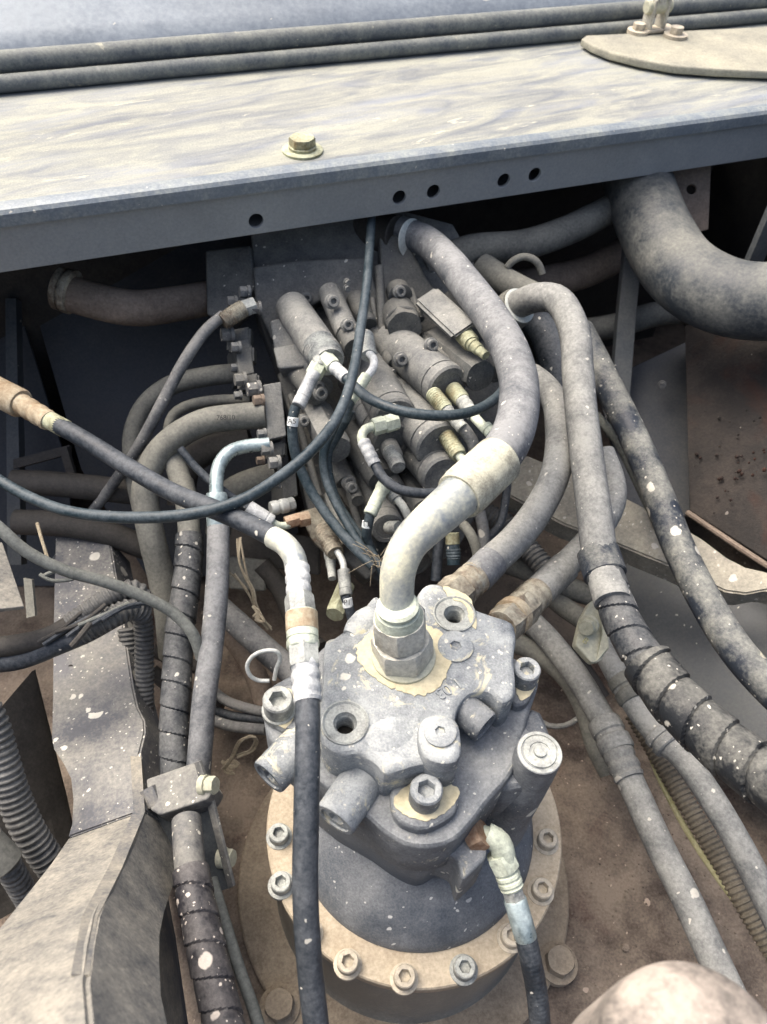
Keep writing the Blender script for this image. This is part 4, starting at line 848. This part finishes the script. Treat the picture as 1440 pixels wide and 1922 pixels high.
hose('low_pipe', 'dim straight pipe passing behind the mottled motor hose', 'pipe', [(930, 1050, 1.2), (1000, 1075, 1.18), (1100, 1115, 1.16), (1150, 1125, 1.15)], .032, 'pipe_dust')
hose('far_dark_hose', 'dim dark hose curving deep below the motor fittings at right', 'hose', [(990, 1180, 1.22), (1040, 1210, 1.21), (1090, 1250, 1.2), (1130, 1310, 1.19)], .026, 'pipe_dark')
hose('slack_cable', 'black slack cable hanging behind the cream ferrule', 'cable', [(955, 870, 1.1), (950, 930, 1.1), (938, 985, 1.09), (905, 1020, 1.08)], .012, 'hose_black', n=10)
# cream clamp bracket
cb = thing('clamp_bracket', 'small cream painted clamp bracket with a bolt beside the wrapped hose', 'bracket', P(1110, 1180, 1.0))
pslab([(1108, 1130), (1128, 1118), (1142, 1200), (1130, 1240), (1112, 1245), (1080, 1210), (1092, 1160)], [(1108, 1130, .985), (1142, 1200, .97), (1085, 1205, .96)], .012, .0015, 'plate', 'clamp_cream', cb, rc=.004)
pslab([(1128, 1118), (1140, 1150), (1143, 1215), (1118, 1245), (1130, 1190)], [(1128, 1118, .975), (1143, 1215, .955), (1118, 1245, .955)], .008, .001, 'flange', 'clamp_cream', cb)
hexbolt('bolt', P(1104, 1174, .965), Vector((-.45, -.75, .5)), .010, 'clamp_cream', cb, washer=1.25)
text_obj('B', P(1099, 1203, .956), (RT*.75+UP*-.6).normalized(), (RT*.6+UP*.75).normalized(), .011, 'yellow_cable', cb, .0008)
# foreground blurred dome
t = thing('filler_dome', 'blurred pinkish dusty dome at the lower right corner', 'dome', P(1300, 1990, .36))
dc = P(1345, 2000, .40); rr = .0535
prof = [(-.10, rr*1.02), (-.02, rr*1.02), (0, rr)]+[(rr*.55*math.sin(a_*math.pi/24), rr*math.cos(a_*math.pi/24)) for a_ in range(1, 12)]
obj('dome_shell', lathe(MB(), dc-EZ*.03, EZ, prof, 60), 'dome_pink', t, ang=60)
# =================================================================== LEFT HOSES
hose('flanged_tube', 'thick olive-grey bent tube leaving the valve flange and turning down', 'pipe',
     [(500, 778, 1.02), (440, 783, 1.02), (380, 793, 1.02), (322, 826, 1.02), (285, 872, 1.02), (272, 930, 1.02), (283, 1000, 1.02), (300, 1070, 1.03), (315, 1150, 1.04), (322, 1230, 1.06)], .0345, 'pipe_dust', n=24, wob=.01)
hose('rear_bent_tube', 'grey bent tube behind, arching higher than the olive-grey one', 'pipe',
     [(445, 700, 1.10), (380, 708, 1.10), (320, 724, 1.10), (274, 760, 1.10), (250, 815, 1.10), (252, 880, 1.10), (268, 960, 1.10), (285, 1040, 1.10)], .0275, 'pipe_dust', n=24, wob=.01)
hose('inner_tube', 'slim tube nested between the two large bent tubes', 'pipe', [(470, 750, 1.08), (400, 752, 1.08), (345, 765, 1.08), (320, 790, 1.08), (315, 840, 1.08)], .015, 'pipe_dust', n=14)
hose('lower_flange_pipe', 'dim pipe leaving the valve just under the zinc tube', 'pipe', [(520, 890, 1.10), (455, 910, 1.10), (420, 940, 1.10), (410, 1000, 1.12)], .036, 'pipe_dust')
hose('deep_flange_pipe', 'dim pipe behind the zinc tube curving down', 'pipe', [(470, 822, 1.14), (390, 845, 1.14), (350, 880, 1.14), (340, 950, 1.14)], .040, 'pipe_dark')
hose('zinc_tube_hose', 'shiny zinc elbow tube crimped onto a dusty grey hose', 'hose',
     [(410, 980, .965), (409, 1060, .94), (404, 1150, .915), (395, 1230, .895), (384, 1310, .88), (378, 1380, .87), (372, 1450, .865), (368, 1500, .87)], .0272, 'hose_grey', parts=[
     ('ferrule', (406, 925, .965), (410, 992, .962), .0265, 'collar', 'zinc')])
zt = bpy.data.objects['zinc_tube_hose']
obj('zinc_tube', tube(MB(), px3([(506, 833, 1.0), (460, 838, .995), (432, 848, .985), (414, 868, .98), (407, 895, .972), (406, 935, .965)], .0172), 24, .003), 'zinc', zt)
hose('wrapped_left_hose', 'hose in black spiral guard standing left of the dusty grey hose', 'hose',
     [(325, 862, 1.03), (345, 920, 1.01), (354, 980, .99), (356, 1020, .975)], .0275, 'pipe_dust', parts=[('collar', (342, 905, 1.015), (350, 940, 1.0), .0295, 'plain', 'pipe_dust')])
wl = bpy.data.objects['wrapped_left_hose']
obj('spiral_guard', tube(MB(), px3([(356, 1005, .98), (354, 1060, .965), (347, 1120, .95), (338, 1180, .935), (334, 1240, .92), (331, 1300, .905), (328, 1360, .895), (329, 1420, .885), (332, 1470, .88)], .0315), 44, .0012, rfun=wrapf(.0275, .13), wob=.03), 'wrap', wl, ang=40)
hose('diagonal_return_line', 'thin braided hose running diagonally from the valve top-left fitting', 'hose',
     [(420, 592, 1.05), (385, 622, 1.04), (345, 680, 1.03), (305, 755, 1.03), (262, 835, 1.05), (215, 905, 1.10), (160, 980, 1.15), (105, 1055, 1.2)], .0155, 'hose_dusty', n=16, parts=[
     ('ferrule', (458, 578, 1.055), (418, 604, 1.045), .0245, 'knurl', 'ferrule_brown'), ('nut', (478, 572, 1.06), (455, 580, 1.055), .024, 'hex', 'ferrule_grey')])
hose('long_black_hose', 'long smooth black hose swinging from the beam across to the left edge', 'hose',
     [(-60, 862, .87), (0, 902, .86), (60, 935, .84), (130, 960, .82), (230, 971, .80), (350, 966, .785), (450, 940, .79), (530, 892, .81), (590, 840, .83), (635, 780, .86), (662, 705, .90), (678, 610, .97), (690, 520, 1.03), (699, 380, 1.14)], .0122, 'hose_blue', n=16, wob=.01)
hose('diagonal_pressure_hose', 'black textured hose from the orange-dusted fitting to the white crimp', 'hose',
     [(95, 790, .925), (160, 826, .90), (240, 876, .87), (320, 922, .84), (400, 955, .81), (470, 985, .785), (520, 1012, .765), (545, 1035, .752), (556, 1060, .742)], .0205, 'hose_black', n=22, parts=[
     ('ferrule', (-30, 722, .965), (40, 758, .945), .036, 'plain', 'orange_grime'), ('nut', (35, 755, .945), (92, 790, .925), .026, 'crimp', 'orange_grime'), ('sleeve', (88, 786, .927), (125, 806, .915), .0215, 'plain', 'fit_gold')])
# front vertical assembly (rests over the motor, same line)
fh = thing('front_vertical_hose', 'upright black hose with white crimped couplings passing left of the motor top', 'hose', P(590, 1900, .64))
obj('bent_end', tube(MB(), px3([(512, 1008, .767), (535, 1022, .757), (552, 1045, .747), (558, 1075, .737)], .0222), 24, .003), 'elbow', fh)
obj('crimp', fitting(MB(), P(558, 1062, .738), P(562, 1128, .72), .0118, 'crimp'), 'ferrule_white', fh)
obj('nut', hexn(MB(), P(561, 1118, .722), P(566, 1162, .709), .0138, ph=.2), 'ferrule_grey', fh)
cp_ = obj('coupling', fitting(MB(), P(566, 1150, .712), P(569, 1218, .695), .0142, 'stepcyl'), 'fit_pale', fh)
obj('stained_band', fitting(MB(), P(566, 1150, .7115), P(567.5, 1186, .703), .0146, 'plain'), 'orange_grime', cp_)
obj('nut', hexn(MB(), P(569, 1208, .697), P(572, 1252, .686), .0145, ph=.5), 'ferrule_grey', fh)
obj('crimp', fitting(MB(), P(572, 1240, .689), P(578, 1318, .67), .0128, 'crimp'), 'ferrule_white', fh)
obj('hose', tube(MB(), px3([(577, 1300, .674), (578, 1360, .66), (577, 1440, .648), (575, 1540, .638), (573, 1640, .635), (576, 1740, .635), (584, 1840, .64), (598, 1960, .645)], .0212), 24, .006, wob=.02), 'hose_black', fh)
hose('left_grey_line', 'grey-green flexible line drooping from the left edge over the wiring bundle', 'line',
     [(-50, 950, .82), (0, 992, .82), (50, 1035, .83), (120, 1070, .845), (200, 1093, .86), (270, 1120, .875), (325, 1150, .885), (362, 1190, .89), (378, 1235, .90)], .0132, 'grey_cable', n=14)
hose('small_pilot_hose', 'thin black hose ending in a silver ferrule and orange nut at the valve', 'hose',
     [(338, 842, .985), (370, 880, .985), (410, 915, .985), (450, 943, .99), (470, 955, .995)], .0105, 'hose_black', n=14, parts=[
     ('ferrule', (465, 951, .993), (511, 980, 1.0), .0185, 'stepcyl', 'ferrule_white'), ('bend', (508, 978, 1.0), (545, 985, 1.01), .010, 'bend', 'fit_pale', [(525, 987, 1.003)]),
     ('nut', (536, 982, 1.01), (562, 974, 1.015), .0185, 'hex', 'copper'), ('nut', (560, 976, 1.015), (580, 972, 1.02), .021, 'hex', 'copper')])
t = thing('steel_coupler', 'polished steel round coupler plugged in just over the orange nut', 'coupler', P(520, 950, 1.02))
addpart(t, 'body', (508, 955, 1.02), (540, 948, 1.03), .019, 'collar', 'wire'); addpart(t, 'nut', (536, 949, 1.03), (552, 945, 1.035), .019, 'hex', 'ferrule_grey')
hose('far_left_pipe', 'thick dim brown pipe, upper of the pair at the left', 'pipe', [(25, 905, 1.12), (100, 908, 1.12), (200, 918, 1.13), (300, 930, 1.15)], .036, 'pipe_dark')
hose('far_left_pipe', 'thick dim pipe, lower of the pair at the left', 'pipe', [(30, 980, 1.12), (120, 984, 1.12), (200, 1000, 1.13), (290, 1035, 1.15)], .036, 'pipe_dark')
hose('intake_pipe', 'brown pipe with a ribbed orange collar under the beam at top left', 'pipe',
     [(110, 545, 1.10), (180, 565, 1.10), (250, 578, 1.11), (320, 572, 1.13), (410, 556, 1.19)], .050, 'pipe_brown', parts=[('collar', (108, 540, 1.10), (140, 550, 1.10), .060, 'collar', 'ferrule_brown')])
t = thing('left_clamp_frame', 'dim small angle frame behind the diagonal pressure hose', 'frame', P(90, 860, 1.2))
mb = strip(MB(), [(P(25, 862, 1.2), P(25, 880, 1.2)), (P(130, 835, 1.2), P(130, 852, 1.2))], FW*.01); obj('bar', mb, 'pipe_dark', t)
mb = strip(MB(), [(P(110, 840, 1.19), P(125, 838, 1.19)), (P(125, 890, 1.19), P(140, 888, 1.19))], FW*.01); obj('bar', mb, 'pipe_dark', t)
mb = strip(MB(), [(P(10, 560, 1.22), P(30, 560, 1.22)), (P(14, 1060, 1.2), P(40, 1060, 1.2))], FW*.02); single('left_angle_post', mb, 'panel_grey', 'dark upright angle post close to the left picture edge', 'post')
# wiring bundle and corrugated conduits on the left
wb = thing('wiring_bundle', 'tangled black wiring bundle taped and sleeved across the left beam', 'bundle', P(150, 1160, .95))
obj('wiring_sleeve', tube(MB(), px3([(-60, 1218, .88), (20, 1212, .885), (90, 1196, .90), (140, 1168, .91), (185, 1135, .92), (235, 1108, .93)], .024), 20, .005, wob=.12), 'pipe_dark', wb)
obj('wiring_sleeve', tube(MB(), px3([(-60, 1250, .89), (30, 1240, .89), (100, 1215, .90), (160, 1190, .905), (215, 1160, .92), (262, 1140, .935)], .022), 20, .005, wob=.12), 'hose_black', wb)
obj('ribbed_sleeve', tube(MB(), px3([(130, 1172, .905), (175, 1140, .912), (220, 1112, .92), (255, 1108, .93), (272, 1130, .935)], .0225), 22, .0012, rfun=corrf(.0062, .09)), 'corr', wb)
obj('ribbed_sleeve', tube(MB(), px3([(150, 1190, .9), (205, 1160, .91), (245, 1142, .925), (268, 1150, .94)], .026), 22, .0012, rfun=corrf(.0062, .09)), 'corr', wb)
for i in range(7):
    x = 60+i*22; o_ = random.uniform(-10, 10)
    obj('wire', tube(MB(), px3([(x, 1212-i*9+o_, .885), (x+50, 1185-i*8, .89), (x+95, 1150-i*4+o_, .90)], .005), 8, .006, wob=.1), random.choice(('hose_black', 'pipe_dark', 'grey_cable')), wb)
obj('tape_tail', tube(MB(), px3([(170, 1170, .885), (150, 1195, .875), (135, 1212, .875)], .007), 8, .004), 'pipe_dark', wb)
obj('cable_tie', tube(MB(), px3([(75, 1078, .93), (100, 1090, .93), (140, 1085, .94), (108, 1072, .93), (80, 1082, .93)], .005), 8, .004), 'grey_cable', wb)
hose('upright_conduit', 'dark ribbed conduit dropping behind the left beam', 'conduit', [(262, 1135, .96), (270, 1180, .97), (271, 1250, .98), (272, 1340, .99), (278, 1440, 1.0)], .0225, 'corr', n=22, step=.0011, rfun=corrf(.0060, .09))
hose('second_conduit', 'dim ribbed conduit just left of the upright dark one', 'conduit', [(238, 1180, 1.02), (244, 1240, 1.02), (252, 1330, 1.03)], .022, 'corr', n=20, step=.0012, rfun=corrf(.0060, .09))
hose('corner_conduit', 'grey ribbed conduit bulging out of the lower left edge', 'conduit', [(-60, 1290, .78), (-20, 1350, .79), (5, 1430, .80), (28, 1500, .81), (60, 1570, .82), (110, 1640, .84)], .031, 'corr', n=26, step=.0013, rfun=corrf(.0072, .09))
hose('corner_fitting', 'dim ribbed hose end low against the left edge', 'hose', [(-30, 1560, .76), (0, 1600, .77), (30, 1650, .79), (60, 1700, .82)], .024, 'corr', n=20, step=.0014, rfun=corrf(.007, .07), parts=[('cap', (-30, 1580, .755), (15, 1625, .765), .034, 'plain', 'pipe_dust')])
mb = strip(MB(), [(P(-60, 1400, .9), P(60, 1260, 1.0)), (P(-60, 1600, .86), P(120, 1500, .98)), (P(-60, 1760, .8), P(150, 1640, .95))], FW*.01)
single('left_brown_sheet', mb, 'pipe_dark', 'dim brown sheet behind the ribbed conduit at the left', 'sheet')
# bracket block with bolts, lower left
br = thing('hose_clamp_block', 'grey speckled clamp block and side plate gripping the two wrapped left hoses', 'clamp', P(340, 1500, .86))
pslab([(274, 1462), (372, 1428), (402, 1478), (390, 1500), (300, 1530), (282, 1520)], [(276, 1466, .85), (372, 1432, .85), (384, 1498, .825)], .03, .002, 'clamp_top', 'bracket_grey', br, rc=.003)
pslab([(284, 1518), (386, 1494), (410, 1580), (429, 1668), (360, 1690), (300, 1650)], [(286, 1522, .848), (384, 1500, .848), (410, 1660, .848)], .012, .001, 'clamp_face', 'panel_grey', br)
pslab([(364, 1432), (374, 1429), (398, 1500), (438, 1664), (428, 1669), (387, 1505)], [(366, 1432, .84), (397, 1500, .834), (430, 1664, .840)], .004, .0006, 'side_plate', 'bracket_grey', br)
mb = MB().box(P(398, 1463, .83), RT*.001, UP*.001, FW*.001)
hexbolt('bolt', P(386, 1474, .835), (RT*1+UP*.12-FW*.35), .0095, 'clamp_cream', br, washer=1.15, h=1.1)
hexbolt('bolt', P(420, 1610, .85), (RT*1+UP*.1-FW*.3), .0095, 'clamp_cream', br, washer=1.15, h=1.0)
obj('nut', hexn(MB(), P(278, 1480, .845), P(292, 1512, .84), .010), 'beam_side', br)
ws = thing('spotted_wrapped_hose', 'dark spiral-wrapped hose with cream spots at the bottom left of the motor', 'hose', P(420, 1922, .7))
obj('hose', tube(MB(), px3([(350, 1540, .82), (353, 1580, .80), (357, 1625, .78), (365, 1660, .765)], .0305), 26, .004, wob=.03), 'bracket_grey', ws)
obj('spiral_guard', tube(MB(), px3([(358, 1632, .775), (368, 1690, .755), (381, 1750, .735), (395, 1815, .715), (410, 1880, .70), (428, 1960, .68), (440, 2020, .67)], .0335), 44, .0012, rfun=wrapf(.0275, .11), wob=.05), 'wrap_spot', ws, ang=40)
hose('edge_line', 'thin grey line hugging the right side of the cream-spotted wrapped hose', 'line', [(398, 1650, .83), (425, 1740, .80), (450, 1820, .78), (478, 1900, .76), (500, 1980, .74)], .012, 'grey_cable', n=12)
# centre-left background hoses
BG = [('slanting_grey_hose', 'grey hose slanting down right from behind the dusty grey hose', [(400, 1130, 1.08), (450, 1175, 1.06), (500, 1220, 1.04), (548, 1262, 1.02), (580, 1300, 1.0)], .034, 'hose_dusty'),
      ('brown_slanting_hose', 'brownish hose under the slanting grey one behind the wire ring', [(400, 1150, 1.15), (440, 1200, 1.13), (475, 1255, 1.11), (500, 1320, 1.10)], .032, 'pipe_brown'),
      ('low_thin_hose', 'thin hose, highest of three running into the motor left flange', [(395, 1290, 1.12), (430, 1318, 1.10), (500, 1338, 1.08)], .014, 'hose_dusty'),
      ('low_thin_hose', 'thin hose, middle of three running into the motor left flange', [(390, 1330, 1.12), (440, 1345, 1.10), (510, 1350, 1.08)], .014, 'hose_black'),
      ('low_thin_hose', 'thin hose, lowest of three running into the motor left flange', [(385, 1345, 1.10), (430, 1362, 1.08), (500, 1370, 1.06)], .015, 'hose_dusty'),
      ('floor_hose', 'dusty hose on the floor left of the bolted ring', [(395, 1500, 1.12), (430, 1530, 1.1), (480, 1570, 1.08), (530, 1620, 1.06)], .030, 'pipe_brown'),
      ('floor_hose', 'second dusty floor hose entering behind the clamp plate bolt', [(400, 1620, 1.1), (450, 1598, 1.1), (520, 1590, 1.1)], .032, 'pipe_brown'),
      ('thin_floor_line', 'thin dark line curling from the clamp plate to the bolted ring', [(415, 1710, 1.04), (435, 1670, 1.05), (470, 1640, 1.05), (520, 1628, 1.06)], .010, 'hose_black'),
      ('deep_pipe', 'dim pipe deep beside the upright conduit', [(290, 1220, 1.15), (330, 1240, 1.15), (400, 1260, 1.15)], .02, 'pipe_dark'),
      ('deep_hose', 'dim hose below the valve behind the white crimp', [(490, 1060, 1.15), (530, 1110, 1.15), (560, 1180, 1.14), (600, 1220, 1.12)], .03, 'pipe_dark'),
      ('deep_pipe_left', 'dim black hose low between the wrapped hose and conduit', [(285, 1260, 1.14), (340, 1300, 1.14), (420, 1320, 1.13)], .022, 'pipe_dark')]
for nm, lb, pts, dia, mt in BG: hose(nm, lb, 'hose', pts, dia, mt, n=16)
mb = strip(MB(), [(P(430, 1045, 1.14), P(430, 1105, 1.14)), (P(500, 1052, 1.14), P(498, 1110, 1.14))], FW*.02); single('small_terminal', mb, 'pipe_dust', 'dim tan block behind the hanging twine', 'block', bevel=.002)
mb = strip(MB(), [(P(400, 985, 1.18), P(400, 1050, 1.18)), (P(600, 1010, 1.18), P(600, 1080, 1.18))], FW*.02); single('cross_member', mb, 'pipe_dark', 'dark cross member under the valve left end', 'bar', bevel=.002)
# wire ring
hose('wire_ring', 'thin pale wire ring standing above the left motor bolt', 'wire ring', [(515, 1276, .78), (519, 1255, .775), (526, 1235, .77), (518, 1222, .765), (495, 1222, .765), (474, 1232, .77), (464, 1250, .775), (470, 1268, .78), (485, 1277, .785), (506, 1278, .785)], .0042, 'wire', n=12, step=.003)
tpo = bpy.data.objects['flanged_tube']
text_obj('768/10', P(424, 784, .999), (RT+UP*.02).normalized(), UP, .0085, 'ink', tpo, .0003)
# twine and straw
def twine(pts, nm, lab, k=3, dia=.0035):
    t = thing(nm, lab, 'twine', P(*pts[0]))
    for i in range(k):
        q = [(x+random.uniform(-5, 5), y+random.uniform(-3, 3), d) for x, y, d in pts]; obj('strand', tube(MB(), px3(q, dia*random.uniform(.6, 1)), 7, .004, wob=.25), 'straw', t)
twine([(448, 1010, .95), (455, 1060, .95), (475, 1110, .96), (485, 1150, .97), (505, 1180, .98)], 'hanging_twine', 'frayed brown twine hanging under the diagonal pressure hose', 5)
twine([(436, 1075, .96), (462, 1100, .96), (480, 1135, .97)], 'short_twine', 'short straw wisp joining the hanging twine from the left', 2)
twine([(478, 1140, .96), (488, 1150, .96), (482, 1162, .96), (492, 1168, .96), (486, 1148, .96), (480, 1158, .96)], 'twine_knot', 'knotted lump at the lower end of the hanging twine', 4)
twine([(420, 1445, .98), (440, 1420, .97), (450, 1390, .96), (475, 1382, .96), (474, 1405, .97), (448, 1420, .97)], 'straw_tuft', 'loop of straw twine under the thin hoses left of the motor', 3)
twine([(420, 1430, 1.0), (432, 1440, 1.0), (445, 1435, 1.0), (430, 1428, 1.0), (425, 1445, 1.0), (440, 1450, 1.0)], 'straw_knot', 'tangled straw lump beside the side plate bolt', 5)
twine([(66, 985, 1.0), (78, 1015, .98), (90, 1050, .97)], 'grass_blade', 'dry blade sticking up left of the beam', 1, .006)
# floor debris
mb = MB()
for i in range(420):
    x, y = random.uniform(1040, 1420), random.uniform(1420, 1900)
    q = G(x, y, 0); r = random.choice((.0007, .001, .0014, .0018)); lathe(mb, q-EZ*r*.3, Vector((random.random()-.5, random.random()-.5, 1)), [(0, r*.9), (r*.5, r), (r, r*.5)], 5, random.random())
for i in range(140):
    x, y = random.uniform(420, 520), random.uniform(1640, 1900)
    q = G(x, y, 0); r = random.choice((.0007, .001, .0014)); lathe(mb, q-EZ*r*.3, EZ, [(0, r*.9), (r*.5, r), (r, r*.5)], 5, random.random())
o = obj('floor_grit', mb, 'floor', kind='stuff'); tag(o, 'scattered grit and crumbs on the brown floor', 'grit')
q = G(1168, 1788, 0)
single('stone_chip', MB().box(q+Vector((0, 0, .001)), Vector((.009, .002, .001)), Vector((-.002, .008, .001)), EZ*.004), 'floor', 'single pale flat chip lying on the brown floor', 'chip', bevel=.0015)

# ------------------------------------------------------------------ neighbours of one kind share a group
for nm, g in (('low_thin_hose', 'three thin hoses running into the motor flange'), ('bundle_hose', 'black pilot hoses in the middle bundle'), ('floor_hose', 'dusty hoses on the floor left of the ring'), ('far_left_pipe', 'pair of thick pipes at the left'), ('deep_pipe', 'deep pipes beside the conduit')):
    for o in bpy.data.objects:
        if o.parent is None and o.name.split('.')[0] == nm: o['group'] = g
